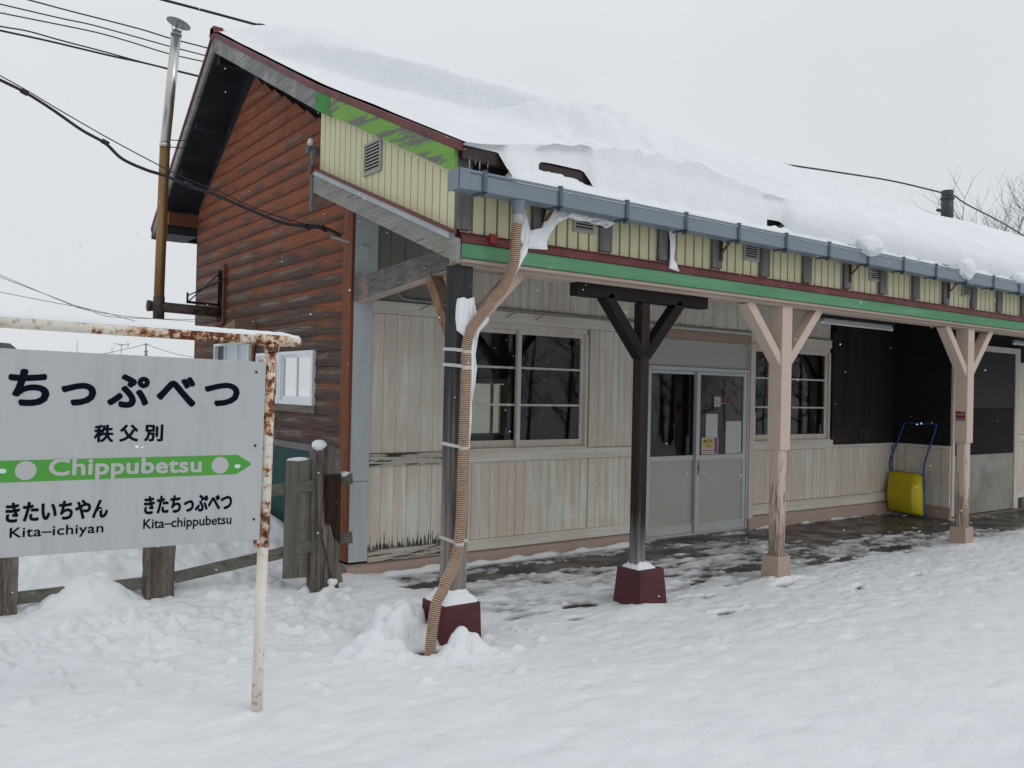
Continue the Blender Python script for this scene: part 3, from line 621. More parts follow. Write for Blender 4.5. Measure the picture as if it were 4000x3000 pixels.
# white windows in the gable
def gwin(ya, yb, za, zb_, mull):
    w = MB(); f = .035; X0, X1 = 3.325, 3.40
    w.box(X0, X1, ya, ya + f, za, zb_); w.box(X0, X1, yb - f, yb, za, zb_); w.box(X0, X1, ya + f, yb - f, za, za + f); w.box(X0, X1, ya + f, yb - f, zb_ - f, zb_)
    wo = w.build('gable_window', M['whitepvc'], B, bevel=.003); m = ya + f + (yb - ya - 2 * f) * mull
    for p, q, x in ((ya + f, m + .012, 3.33), (m - .012, yb - f, 3.345)):
        s = MB(); s.box(x, x + .02, p, p + .024, za + f, zb_ - f); s.box(x, x + .02, q - .024, q, za + f, zb_ - f); s.box(x, x + .02, p + .024, q - .024, za + f, za + f + .05); s.box(x, x + .02, p + .024, q - .024, zb_ - f - .03, zb_ - f); s.build('sash', M['whitepvc'], wo)
        g = MB(); g.add([(x + .01, p + .024, za + f + .05), (x + .01, q - .024, za + f + .05), (x + .01, q - .024, zb_ - f - .03), (x + .01, p + .024, zb_ - f - .03)], [(0, 1, 2, 3)]); g.build('pane', M['glass'], wo)
    c = MB(); n = 9
    for i in range(n):
        y = ya + .06 + (yb - ya - .12) * i / n
        if i in (5,): continue
        c.box(3.392 + .004 * (i % 2), 3.396 + .004 * (i % 2), y, y + (yb - ya - .12) / n * .98, za + .20, zb_ - .05)
    c.build('curtain', plain('white_curtain', (.55, .57, .575), .8), wo)
gwin(7.735, 8.585, 1.50, 2.035, .46); gwin(8.60, 9.28, 1.50, 2.035, .5)
b = MB(); b.box(3.31, 3.41, 9.47, 9.50, 1.13, 2.18); b.box(3.31, 3.41, 10.69, 10.72, 1.13, 2.18); b.box(3.31, 3.41, 9.50, 10.69, 2.15, 2.18); b.box(3.33, 3.40, 9.92, 9.95, 1.13, 2.15); b.box(3.33, 3.4, 10.36, 10.39, 1.13, 2.15)
gw = b.build('gable_window', M['whitepvc'], B, bevel=.003)
b = MB(); b.box(3.35, 3.36, 9.50, 9.92, 1.13, 2.15); b.box(3.35, 3.36, 9.95, 10.36, 1.13, 2.15); b.build('frosted_pane', M['frosted'], gw)
b = MB(); b.box(3.36, 3.365, 10.39, 10.69, 1.13, 2.15); b.build('pane', M['roofgrey'], gw)
b = MB(); b.hexa([(3.12, 9.38, 2.27), (3.372, 9.38, 2.27), (3.372, 10.42, 2.19), (3.12, 10.42, 2.19)], [(3.12, 9.38, 2.40), (3.372, 9.38, 2.40), (3.372, 10.42, 2.235), (3.12, 10.42, 2.235)]); b.build('window_hood', oldwood('pale_brown_plank', (.15, .10, .07), (.25, .18, .13), 'y'), B)
b = MB()
b.box(3.33, 3.37, 9.36, 9.42, 1.1, 2.23); b.box(3.33, 3.37, 10.73, 10.80, 1.1, 2.23); b.build('window_casing', M['brownboard'], B)
b = MB(); b.box(3.338, 3.372, 7.70, 9.30, 1.425, 1.498); b.build('window_apron', oldwood('pale_weathered_apron', (.05, .042, .036), (.24, .22, .20), 'y'), B)

# --- roof
b = MB(); pts = [(3.0, 4.66, 3.26), (3.0, 6.95, 4.26), (3.0, 9.9, 5.67), (3.0, 12.45, 3.80), (3.0, 12.45, 3.74), (3.0, 9.9, 5.58), (3.0, 6.95, 4.18), (3.0, 4.66, 3.18)]
b.prism(pts, (27, 0, 0)); roof = b.build('roof', [plain('dark_brown_roof_sheet', (.045, .027, .028), .6, 0, .3, 4)], B)
b = MB()
def verge(p, q, h0, h1, x0=2.965, x1=3.0, bld=b, mi=0): bld.hexa([(x0, p[0], p[1] - h1), (x1, p[0], p[1] - h1), (x1, q[0], q[1] - h1), (x0, q[0], q[1] - h1)], [(x0, p[0], p[1] - h0), (x1, p[0], p[1] - h0), (x1, q[0], q[1] - h0), (x0, q[0], q[1] - h0)], mi)
verge((6.96, 4.285), (9.9, 5.69), 0, .055, 2.955, 2.999); verge((4.66, 3.285), (6.958, 4.285), 0, .055, 2.955, 2.999); verge((9.9, 5.69), (12.46, 3.82), 0, .05, 2.955, 2.999)
b.box(2.95, 3.06, 9.84, 9.97, 5.60, 5.74); b.hexa([(2.95, 9.80, 5.66), (30, 9.80, 5.66), (30, 10.0, 5.66), (2.95, 10.0, 5.66)], [(2.95, 9.87, 5.73), (30, 9.87, 5.73), (30, 9.93, 5.73), (2.95, 9.93, 5.73)]); b.build('ridge_flashing', M['maroon'], roof)
b = MB(); verge((6.95, 4.228), (9.86, 5.615), 0, .165, 2.962, 2.995, b); verge((9.88, 5.615), (12.40, 3.80), 0, .15, 2.962, 2.995, b); b.build('bargeboard', M['greybarge'], roof, bevel=.003)
b = MB(); verge((4.70, 3.245), (6.64, 4.09), 0, .150, 2.958, 2.992, b); b.hexa([(2.955, 6.642, 3.93), (2.99, 6.642, 3.93), (2.99, 6.95, 4.06), (2.955, 6.95, 4.06)], [(2.955, 6.642, 4.09), (2.99, 6.642, 4.09), (2.99, 6.95, 4.225), (2.955, 6.95, 4.225)], 1)
b.build('green_bargeboard', [M['greenverge'], plain('deep_green_paint', (.035, .22, .045), .6, 0, .2, 9)], roof, bevel=.003)
b = MB(); b.hexa([(3.0, 6.95, 4.05), (3.40, 6.95, 4.05), (3.40, 9.85, 5.44), (3.0, 9.85, 5.44)], [(3.0, 6.95, 4.17), (3.40, 6.95, 4.17), (3.40, 9.85, 5.57), (3.0, 9.85, 5.57)]); b.hexa([(3.0, 9.85, 5.44), (3.40, 9.85, 5.44), (3.40, 12.3, 3.70), (3.0, 12.3, 3.70)], [(3.0, 9.85, 5.57), (3.40, 9.85, 5.57), (3.40, 12.3, 3.79), (3.0, 12.3, 3.79)])
for y, z in ((10.7, 4.86), (11.3, 4.43), (9.86, 5.40)): b.box(3.02, 3.36, y - .05, y + .05, z - .08, z + .04)
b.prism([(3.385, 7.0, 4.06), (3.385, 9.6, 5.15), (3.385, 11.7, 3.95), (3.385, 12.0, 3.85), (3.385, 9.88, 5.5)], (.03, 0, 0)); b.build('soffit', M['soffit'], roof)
b = MB(); b.box(2.99, 3.37, 11.67, 11.80, 3.755, 3.925, 0); b.box(2.985, 3.372, 11.72, 12.35, 3.64, 3.752, 1); b.box(2.96, 30, 12.36, 12.44, 3.66, 3.80, 1); b.build('wall_plate_end', [M['brownboard'], M['soffit']], roof)
# --- canopy: cladding, fascias, old lower roof
b = MB(); b.box(3.03, 30, 4.765, 4.80, 2.70, 3.25); b.prism([(3.022, 6.93, 3.55), (3.022, 4.765, 2.70), (3.022, 4.765, 3.17), (3.022, 6.93, 4.10)], (.03, 0, 0)); clad = b.build('cladding', M['creamgroove'], B)
def zl(Y): return 2.722 + .377 * (Y - 4.75)
def zt(Y): return 3.10 + .4475 * (Y - 4.75)
b = MB(); y = 4.752
while y < 6.92:
    y2 = min(y + .0875, 6.935); b.hexa([(3.006, y, zl(y)), (3.021, y, zl(y)), (3.021, y2, zl(y2)), (3.006, y2, zl(y2))], [(3.006, y, zt(y)), (3.021, y, zt(y)), (3.021, y2, zt(y2)), (3.006, y2, zt(y2))]); y += .0995
b.hexa([(2.999, 4.752, 3.085), (3.02, 4.752, 3.085), (3.02, 6.65, 3.93), (2.999, 6.65, 3.93)], [(2.999, 4.752, 3.125), (3.02, 4.752, 3.125), (3.02, 6.65, 3.97), (2.999, 6.65, 3.97)]); b.build('gable_cladding', M['cream'], clad, bevel=.002, seg=1)
b = MB(); x = 3.045
while x < 20: b.box(x, x + .086, 4.748, 4.764, 2.715, 3.2); x += .1033
b.build('eave_cladding', M['cream'], clad, bevel=.002, seg=1)
def vent(name, o3, ux, uz, w, h, nsl, nrm):
    "louvred grille: o3 lower corner, ux and uz unit vectors, nrm towards the viewer"
    b = MB(); o3, ux, uz, nrm = map(Vector, (o3, ux, uz, nrm)); f = .022
    def slab(a, c, d, e, t0, t1): 
        P = lambda u, v, t: o3 + ux * u + uz * v + nrm * t
        b.hexa([P(a, d, t0), P(c, d, t0), P(c, e, t0), P(a, e, t0)], [P(a, d, t1), P(c, d, t1), P(c, e, t1), P(a, e, t1)])
    slab(0, f, 0, h, 0, .016); slab(w - f, w, 0, h, 0, .016); slab(f, w - f, 0, f, 0, .016); slab(f, w - f, h - f, h, 0, .016)
    for i in range(nsl):
        v = f + (h - 2 * f) * (i + .15) / nsl; slab(f, w - f, v, v + (h - 2 * f) / nsl * .42, .003, .011)
    vo = b.build(name, M['vent'], clad, bevel=.001, seg=1)
    b = MB(); P = lambda u, v, t: o3 + ux * u + uz * v + nrm * t
    b.add([P(f, f, .002), P(w - f, f, .002), P(w - f, h - f, .002), P(f, h - f, .002)], [(0, 1, 2, 3)]); b.build('vent_shade_sheet', M['void'], vo); return vo  # near-black sheet stands in for the shade between the slats
vent('vent_grille', (3.005, 6.07, 3.325), (0, -1, 0), (0, 0, 1), .285, .25, 8, (-1, 0, 0))
for X_, w in ((4.01, .205), (5.92, .205), (7.85, .205), (9.70, .205)): vent('vent_grille', (X_, 4.747, 2.85), (1, 0, 0), (0, 0, 1), w, .15, 5, (0, -1, 0))
for i in range(28):
    b = MB(); x = 3.062 + .626 * i + rg.uniform(-.008, .008); b.box(x - .058, x + .058, 4.715, 4.747, 2.735 + rg.uniform(-.006, .004), 3.22)
    b.build('batten', M['batten'], B, bevel=.003)
for i in (1, 4, 7, 10, 13, 16):
    b = MB(); x = 3.062 + .626 * i; b.bar((x + .03, 4.71, 2.86), (x + .035, 4.57, 3.0), .006, .03, (1, 0, 0), 0); b.bar((x + .035, 4.57, 3.0), (x + .035, 4.71, 3.01), .03, .006, (0, 0, 1), 0)
    b.bar((x + .03, 4.708, 2.80), (x + .03, 4.708, 3.02), .035, .006, (0, 1, 0), 1)
    b.build('gutter_brace', [M['rust'], M['rustdark']], B)
b = MB(); b.box(3.04, 30, 4.716, 4.765, 2.655, 2.712); b.hexa([(3.04, 4.70, 2.712), (30, 4.70, 2.712), (30, 4.765, 2.712), (3.04, 4.765, 2.712)], [(3.04, 4.70, 2.716), (30, 4.70, 2.716), (30, 4.765, 2.728), (3.04, 4.765, 2.728)]); b.build('maroon_flashing', M['maroon'], B)
b = MB()
for x0, x1 in ((3.05, 8.12), (8.123, 13.3), (13.303, 30)): b.box(x0, x1, 4.728, 4.765, 2.557, 2.653)
b.build('green_fascia', M['green'], B, bevel=.003)
b = MB(); b.box(3.06, 30, 4.745, 4.80, 2.530, 2.555); b.box(3.10, 30, 4.80, 4.96, 2.505, 2.66); b.build('canopy_beam', M['pinkbeam'], B, bevel=.004)
b = MB(); b.hexa([(3.03, 4.80, 2.66), (30, 4.80, 2.66), (30, 7.0, 3.50), (3.03, 7.0, 3.50)], [(3.03, 4.80, 2.70), (30, 4.80, 2.70), (30, 7.0, 3.54), (3.03, 7.0, 3.54)]); b.build('canopy_ceiling', plain('canopy_ceiling_boards', (.10, .085, .075), .85, 0, .2, 3), B)
b = MB(); verge((4.66, 2.66), (6.97, 3.51), 0, .155, 2.965, 2.998, b); b.build('canopy_bargeboard', M['greenbarge'], B, bevel=.003)
b = MB(); verge((4.74, 2.712), (6.97, 3.553), 0, .045, 2.955, 2.999, b); b.build('canopy_verge_strip', M['zinc'], B)
b = MB(); verge((4.72, 2.722), (6.99, 3.577), 0, .018, 2.948, 3.004, b); b.box(2.93, 2.998, 6.94, 7.0, 3.52, 3.585); b.build('canopy_verge_edge', M['maroon'], B)
b = MB(); b.box(2.955, 2.985, 6.97, 7.02, 3.20, 3.72); b.build('trim_block', M['batten'], B)
# tie beam from the house corner to the first column
b = MB(); b.hexa([(3.372, 6.955, 2.445), (3.49, 6.955, 2.445), (3.20, 4.94, 2.505), (3.10, 4.94, 2.505)][::1], [(3.372, 6.955, 2.66), (3.49, 6.955, 2.66), (3.20, 4.94, 2.66), (3.10, 4.94, 2.66)]); b.build('tie_beam', [M['beam']], B, bevel=.004)
b = MB(); b.hexa([(3.376, 6.95, 2.440), (3.486, 6.95, 2.440), (3.196, 4.95, 2.500), (3.104, 4.95, 2.500)], [(3.376, 6.95, 2.444), (3.486, 6.95, 2.444), (3.196, 4.95, 2.504), (3.104, 4.95, 2.504)]); b.build('beam_underside', M['pinkbeam'], B)
b = MB(); b.box(2.999, 30, 4.67, 4.70, 3.19, 3.275); b.box(3.0, 30, 4.735, 4.76, 3.0, 3.19, 1); b.build('roof_edge_board', [plain('dark_roof_edge', (.035, .018, .022), .6), M['void']], roof)  # second box is a black sheet that paints the unlit void behind the edge
# --- gutter with hangers
b = MB(); gx0, gx1 = 2.872, 30
b.box(gx0, gx1, 4.497, 4.502, 2.945, 3.05); b.box(gx0, gx1, 4.613, 4.618, 2.945, 3.045); b.box(gx0, gx1, 4.502, 4.613, 2.945, 2.95); b.box(gx0, gx1, 4.488, 4.504, 3.051, 3.068)
b.box(gx0 - .006, gx0, 4.490, 4.622, 2.938, 3.07); b.box(gx0 - .006, gx0 + .075, 4.490, 4.496, 2.94, 3.07)
b.tube([(3.375, 4.557, 2.944), (3.375, 4.557, 2.925), (3.375, 4.557, 2.90), (3.375, 4.557, 2.86)], [.055, .05, .040, .040], 20)
gut = b.build('gutter', M['gutter'], B, bevel=.002)
for i in range(16):
    x = 3.06 + .622 * i; s = MB(); s.box(x - .014, x + .014, 4.482, 4.487, 2.935, 3.075); s.box(x - .014, x + .014, 4.482, 4.62, 2.934, 2.942); s.box(x - .016, x + .016, 4.480, 4.51, 3.07, 3.078); s.tube([(x + .01, 4.485, 2.925), (x + .01, 4.53, 2.925)], .012, 8)
    s.build('gutter_strap', M['strap'], gut)

# --- columns of the canopy
def column(name, x0, w, y0, d, z0, ztop, mat, lab=None):
    b = MB(); b.box(x0, x0 + w, y0, y0 + d, z0, ztop); o = b.build(name, mat, B, bevel=.006)
    if lab: o['label'] = lab
    return o
def base(parent, cx, cy, wb, wt, h, mat, z0=-.1, name='column_base'):
    b = MB(); b.hexa([(cx - wb / 2, cy - wb / 2, z0), (cx + wb / 2, cy - wb / 2, z0), (cx + wb / 2, cy + wb / 2, z0), (cx - wb / 2, cy + wb / 2, z0)], [(cx - wt / 2, cy - wt / 2, h), (cx + wt / 2, cy - wt / 2, h), (cx + wt / 2, cy + wt / 2, h), (cx - wt / 2, cy + wt / 2, h)])
    return b.build(name, mat, parent, bevel=.008)
p1 = column('canopy_column', 3.065, .130, 4.80, .14, .2, 2.52, M['greypost'], 'weathered grey column with drain hose strapped to it')
base(p1, 3.125, 4.875, .31, .285, .275, M['redbase'])
b = MB(); b.bar((3.15, 4.955, 2.06), (3.185, 5.30, 2.49), .085, .10, (1, 0, 0)); b.build('brace', M['brace_brown'], p1, bevel=.004)
b = MB(); b.bar((3.2, 4.88, 2.10), (3.62, 4.88, 2.52), .09, .10, (0, 1, 0)); b.build('brace', M['pinkbeam'], p1, bevel=.004)
p2 = column('canopy_column', 4.820, .092, 4.835, .092, .25, 2.405, M['fadepost'], 'slim dark brown column faded at its foot, with a beam across its head')
base(p2, 4.905, 4.88, .325, .262, .31, M['redbase'])
b = MB(); b.box(4.145, 5.59, 4.83, 4.925, 2.408, 2.503); b.build('head_beam', M['darkwood'], p2, bevel=.005)
for s_, xa in ((-1, 4.818), (1, 4.914)):
    b = MB(); b.bar((xa - s_ * .03, 4.88, 1.985), (xa + s_ * .36, 4.88, 2.43), .085, .10, (0, 1, 0)); b.build('brace', M['darkwood'], p2, bevel=.004)
def pinkcolumn(x0, lab, mat):
    b = MB(); b.box(x0, x0 + .145, 4.80, 4.945, 1.2, 2.51); o = b.build('canopy_column', M['pinkpost'], B, bevel=.005); o['label'] = lab
    b = MB(); c = .018; xa, xb, ya, yb = x0 + .010, x0 + .130, 4.812, 4.932
    pl = [(xa + c, ya), (xb - c, ya), (xb, ya + c), (xb, yb - c), (xb - c, yb), (xa + c, yb), (xa, yb - c), (xa, ya + c)]
    b.prism([(p[0], p[1], .18) for p in pl], (0, 0, 1.04)); b.build('fluted_shaft', M['pinkpost'], o, bevel=.004)
    base(o, x0 + .07, 4.875, .205, .178, .235, mat)
    for s_, xx in ((-1, x0 + .01), (1, x0 + .14)):
        b = MB(); b.bar((xx - s_ * .02, 4.87, 1.99), (xx + s_ * .46, 4.87, 2.52), .085, .11, (0, 1, 0)); b.build('brace', M['pinkpost'], o, bevel=.004)
    b = MB(); b.box(x0 - .078, x0 - .045, 4.824, 4.829, 2.10, 2.13); b.build('bolt_plate', M['rust'], o)
    return o
p3 = pinkcolumn(6.563, 'pale pink column with flaking paint standing beside the door', M['pinkbase'])
p4 = pinkcolumn(9.998, 'pale pink column with a red sticker, near the snow scoop', M['pinkbase'])
p5 = pinkcolumn(13.5, 'pale pink column past the annexe door', M['pinkbase'])

# --- flue on the gable
b = MB(); b.tube([(2.618, 10.57, 2.50), (2.618, 10.57, 2.80), (2.642, 10.57, 4.48)], .058, 20); flue = b.build('flue_pipe', M['flue'], B, True); flue['label'] = 'tall metal stove flue standing off the gable'
b = MB(); b.tube([(2.642, 10.57, 4.48), (2.741, 10.57, 5.86)], .056, 20); b.tube([(2.64, 10.57, 4.46), (2.643, 10.57, 4.50)], .063, 20); b.build('steel_pipe', M['steel'], flue, True)
b = MB(); b.tube([(2.618, 10.57, 2.44), (2.618, 10.57, 2.70)], .064, 16); b.tube([(2.50, 10.57, 2.585), (3.42, 10.57, 2.56)], .060, 16); b.tube([(2.49, 10.57, 2.585), (2.52, 10.57, 2.585)], .066, 16); b.build('tee_pipe', M['fluedirty'], flue, True)
b = MB(); cen = Vector((2.762, 10.57, 5.955)); ring = []
for i in range(24):
    a = 2 * math.pi * i / 24; ring.append(cen + Vector((math.cos(a) * .135, math.sin(a) * .13, math.cos(a) * -.035 - .0)))
b.add(ring + [cen + Vector((.0, 0, .03))], [(i, (i + 1) % 24, 24) for i in range(24)]); b.add([r_ - Vector((0, 0, .004)) for r_ in ring], [tuple(range(24))])
for dx, dy in ((-.05, 0), (.05, 0), (0, .05)): b.bar((2.741 + dx, 10.57 + dy, 5.83), (2.755 + dx * 1.3, 10.57 + dy * 1.3, 5.955), .02, .004)
b.tube([(2.738, 10.57, 5.80), (2.739, 10.57, 5.82)], .064, 18); b.build('rain_cap', plain('weathered_cap_metal', (.25, .25, .25), .45, .5), flue)
b = MB(); b.bar((3.33, 10.6, 3.05), (2.95, 10.6, 2.66), .03, .012); b.bar((3.33, 10.6, 3.08), (3.33, 10.6, 2.63), .03, .05, (1, 0, 0)); b.bar((3.36, 10.6, 2.655), (2.94, 10.6, 2.665), .03, .03); b.bar((2.95, 10.6, 2.78), (2.95, 10.6, 2.66), .02, .02)
b.tube([(3.36, 10.35, 2.98), (2.95, 10.59, 2.74)], .008, 6); b.tube([(2.65, 10.57, 4.55), (3.0, 10.65, 4.62)], .006, 6); b.tube([(2.65, 10.57, 4.47), (2.99, 10.65, 4.52)], .006, 6); b.build('flue_bracket', M['black'], flue)
b = MB(); b.box(3.32, 3.375, 10.42, 10.47, 2.42, 3.14); b.box(3.32, 3.375, 10.47, 10.72, 2.40, 2.45); b.box(3.33, 3.37, 10.47, 10.70, 2.45, 2.74, 1); b.build('flue_hole_frame', [M['brownboard'], M['void']], flue)
# stub flue at the ridge
b = MB(); b.tube([(19.52, 9.9, 5.6), (19.52, 9.9, 6.46)], .13, 16); b.tube([(19.52, 9.9, 6.26), (19.52, 9.9, 6.30)], .15, 16); b.box(19.1, 19.55, 9.86, 9.94, 5.94, 5.99); rf = b.build('ridge_flue', plain('dark_grey_flue', (.05, .06, .06), .6), B, True)
# insulator and bracket by the gable corner
b = MB(); b.box(2.98, 3.37, 7.14, 7.20, 3.735, 3.80); ib = b.build('cable_bracket', M['batten'], B)
b = MB(); b.tube([(3.02, 7.17, 3.80), (3.02, 7.17, 3.83), (3.02, 7.17, 3.86), (3.02, 7.17, 3.875)], [.022, .03, .028, .015], 12); b.build('insulator', M['porcelain'], ib, True)
b = MB(); b.tube([(3.20, 7.10, 3.02), (3.50, 6.93, 2.93)], .011, 8); b.build('cable_bracket', M['zinc'], B)

# ------------------------------------------------------------------ snow on the roof
rs = np.random.RandomState(11)
xs = np.concatenate([np.arange(3.0, 12, .03), np.arange(12, 29.9, .10)])
vs_ = np.concatenate([[0, .5, 1, 1.5, 2, 2.5], np.arange(3, 60)])
Ys = 4.62 + .12 * np.arange(0, 48)
X, Yg = np.meshgrid(xs, np.concatenate([np.full(5, 4.62), np.arange(4.62, 6.2, .035), np.arange(6.2, 10.9, .06)]), indexing='ij')
F = lambda sx, sy, s, o=4: fbm(X * sx, Yg * sy, s, o) - .5
bul = sstep(5.7, 6.5, X + .3 * F(.9, .9, 2))
# fold: a thick slab behind and to the right of a line running down to the gutter; looser snow has slid down in front of it
fold = Yg - np.interp(X, [3.0, 3.7, 4.1, 4.5, 5.0, 5.6, 6.2, 6.8, 7.5], [8.6, 7.1, 6.15, 5.50, 5.16, 4.98, 4.74, 4.50, 4.45]) + .07 * F(1.6, 1.6, 7)
ramp = np.interp(X, [3, 4.4, 5.2, 6.5, 9], [.28, .34, .50, .75, .85])
slab = sstep(0, 1, fold / ramp) * (1 + .35 * F(.9, .9, 37))
T = .10 + .33 * slab * (1 - .25 * sstep(7, 10, X)) + .04 * F(.8, .8, 3) + .030 * F(2.5, 2.5, 9) + .016 * F(6, 9, 13) + .009 * F(16, 22, 15)
near = sstep(3.5, 4.5, X) * (1 - sstep(6.3, 6.9, X)) * (1 - sstep(.0, .13, fold + .02 * F(5, 5, 39)))
near = near * (1 - .93 * sstep(4.7, 6.15, X + .25 * F(2, 2, 47)))
T += near * (.09 + .25 * sstep(-.75, -.02, fold) * sstep(-1.3, -.3, fold) + .10 * F(3, 3, 23) + .10 * F(8, 8, 29) + .05 * F(20, 20, 31)) * (1 - .75 * sstep(5.4, 6.2, Yg))
T -= .05 * np.exp(-((fold - .10) / .10) ** 2) * sstep(3.9, 4.5, X) * (1 - sstep(6.2, 6.8, X))
T -= .14 * sstep(8.0, 9.9, Yg) * (1 - sstep(6, 10, X)) + .24 * sstep(5.4, 7.8, Yg) * sstep(6.0, 9, X)
T = np.maximum(T, .03) * sstep(2.98, 3.8, X + .15 * F(2, 2, 33)) ** .8 + .012
base_z = np.where(Yg > 9.9, 5.70 - .6 * (Yg - 9.9), zr(Yg))
T = np.where(Yg > 9.9, T * (1 - .4 * sstep(9.9, 10.9, Yg)), T)
Zr = base_z + T
def hole(X, x0, x1, w=.05): return sstep(x0 - w, x0 + .02, X) * (1 - sstep(x1 - .02, x1 + w, X))
HOLES = ((2.9, 3.27), (3.60, 4.02), (6.02, 6.24))
hl = np.zeros_like(X)
for a_, c_ in HOLES: hl = np.maximum(hl, hole(X + .10 * F(7, 7, 61) + .06 * F(22, 22, 63), a_, c_, .07) * (.55 if a_ > 5 else 1))
# rounded front lip that leans down into the gutter, drawn back where the dark roof edge shows
Yr = Yg.copy()
for j in range(5):
    u = j / 5
    y1, z1 = 4.565 + .085 * u, 3.10 + (base_z[:, 5] + T[:, 5] - 3.10) * (u ** .75)
    y2, z2 = 4.650 + .005 * j, base_z[:, 5] + T[:, 5] * [.05, .22, .5, .75, .92][j]
    y3, z3 = [4.53, 4.49, 4.485, 4.515, 4.56][j], 3.10 + (base_z[:, 5] + T[:, 5] - 3.10) * [0, .25, .52, .75, .92][j]
    y_ = y1 + (y3 - y1) * bul[:, j]; z_ = z1 + (z3 - z1) * bul[:, j]
    Yr[:, j] = y_ + (y2 - y_) * hl[:, j] + .02 * F(5, 5, 43)[:, j]; Zr[:, j] = z_ + (z2 - z_) * hl[:, j]
for j in range(5, 14): Yr[:, j] -= .05 * bul[:, j] * (1 - hl[:, j]) * (1 - (j - 5) / 9)
P = np.stack([X, Yr, Zr], -1)
me = grid_mesh('roof_snow', P, M['snow'])
rsn = tag(link('roof_snow', me), 'thick folded blanket of snow covering the whole platform side of the roof', 'snow')
# snow lying in the gutter
xs = np.concatenate([np.arange(3.16, 12, .02), np.arange(12, 29.9, .08)]); ysg = np.linspace(4.492, 4.70, 18)
X, Yg = np.meshgrid(xs, ysg, indexing='ij'); F = lambda sx, sy, s, o=4: fbm(X * sx, Yg * sy, s, o) - .5
t = (Yg - 4.492) / .208
H = 3.060 + (.13 * t ** .9 + .04 * np.sin(np.pi * t)) * (.95 + .9 * F(2.2, 2, 5)) + .05 * F(8, 8, 8) + .03 * F(22, 22, 12)
for (a_, c_), z in zip(HOLES, (3.10, 3.185, 3.12)):
    w = hole(X + .05 * F(7, 7, 61), a_, c_, .09) * sstep(4.545, 4.60, Yg); H = H * (1 - w) + np.minimum(H, z + .04 * F(9, 9, 3)) * w
H = 3.05 + (H - 3.05) * sstep(3.20, 3.45, X + .12 * F(8, 8, 2))
H[:, 0] = 3.045
me = grid_mesh('gutter_snow', np.stack([X, Yg, H], -1), M['snow']); tag(link('gutter_snow', me), 'crumbly snow filling the blue gutter below the roof slab', 'snow')

def lumpmesh(name, c, r, seed, label, cat='snow', group=None, sub=4, amp=.17, fr=1.3, mat=None):
    bm = bmesh.new(); bmesh.ops.create_icosphere(bm, subdivisions=sub, radius=1)
    from mathutils import noise as mn
    for v in bm.verts:
        n = mn.fractal(v.co * fr + Vector((seed * 3.1, seed, 0)), 1, 2, 4); v.co *= 1 + amp * n
        v.co = Vector((v.co.x * r[0] + c[0], v.co.y * r[1] + c[1], v.co.z * r[2] + c[2]))
    me = bpy.data.meshes.new(name); bm.to_mesh(me); bm.free(); me.materials.append(mat or M['snow'])
    for p in me.polygons: p.use_smooth = True
    return tag(link(name, me), label, cat, group)
lumpmesh('snow_clump', (7.44, 4.50, 3.12), (.19, .09, .10), 1, 'smooth rounded lump of snow drooping over the gutter above the lamp', group='snow lumps over the gutter')
lumpmesh('snow_clump', (9.27, 4.50, 3.09), (.15, .09, .12), 2, 'curled lump of snow drooping over the gutter above the scoop', group='snow lumps over the gutter')
lumpmesh('snow_clump', (10.53, 4.50, 3.11), (.13, .07, .07), 3, 'small lump of snow on the gutter nearest the right picture edge', group='snow lumps over the gutter')
for i, (x, l_, lab) in enumerate(((3.055, .13, 'long thin icicle at the verge end of the roof edge'), (3.10, .05, 'shortest icicle of the row under the roof edge'), (3.135, .10, 'middle length icicle under the roof edge over the gutter end'), (3.20, .06, 'short icicle under the roof edge, nearest the gutter snow'))):
    b = MB(); b.tube([(x, 4.665, 3.20), (x, 4.665, 3.20 - l_ * .5), (x, 4.665, 3.20 - l_)], [.006, .004, .001], 8); tag(b.build('icicle', M['ice'], None, True), lab, 'icicle', 'icicles under the roof edge')

def slabsnow(name, outline, Y, t, label, seed=1, mat=None, plane='y'):
    "irregular sheet of ice or snow clinging to an upright face: outline of (x, z) points"
    bm = bmesh.new(); vs = [bm.verts.new((x, 0, z)) for x, z in outline]; f = bm.faces.new(vs); bmesh.ops.triangulate(bm, faces=[f])
    bmesh.ops.subdivide_edges(bm, edges=bm.edges[:], cuts=2, use_grid_fill=True)
    r = bmesh.ops.extrude_face_region(bm, geom=bm.faces[:]); top = [g for g in r['geom'] if isinstance(g, bmesh.types.BMVert)]
    bnd = set()
    for v in top:
        inner = all(len(e.link_faces) == 2 and not any(abs(ff.normal.y) < .5 for ff in e.link_faces) for e in v.link_edges); v.co.y -= t * (1 if inner else .6) * random.Random(int(v.co.x * 999) + seed).uniform(.8, 1.2)
    bmesh.ops.recalc_face_normals(bm, faces=bm.faces)
    for v in bm.verts: v.co.y += Y
    me = bpy.data.meshes.new(name); bm.to_mesh(me); bm.free(); me.materials.append(mat or M['snow'])
    for p in me.polygons: p.use_smooth = False
    o = link(name, me)
    return tag(o, label, 'snow')
def px(pts, Y): return [(at(x, y, Y).x, at(x, y, Y).z) for x, y in pts]
slabsnow('clinging_snow', px([(2046, 815), (2058, 850), (2072, 900), (2098, 905), (2118, 890), (2140, 810), (2170, 808), (2230, 818), (2300, 832), (2388, 855), (2402, 868), (2390, 880), (2368, 892), (2346, 870), (2330, 878), (2316, 872), (2300, 865), (2260, 862), (2225, 848), (2200, 850), (2180, 870), (2150, 910), (2135, 945), (2138, 975), (2060, 970), (2045, 960), (2030, 930), (2032, 860)], 4.70), 4.715, .03, 'sheet of wet snow and ice stuck to the cream cladding beside the hose')
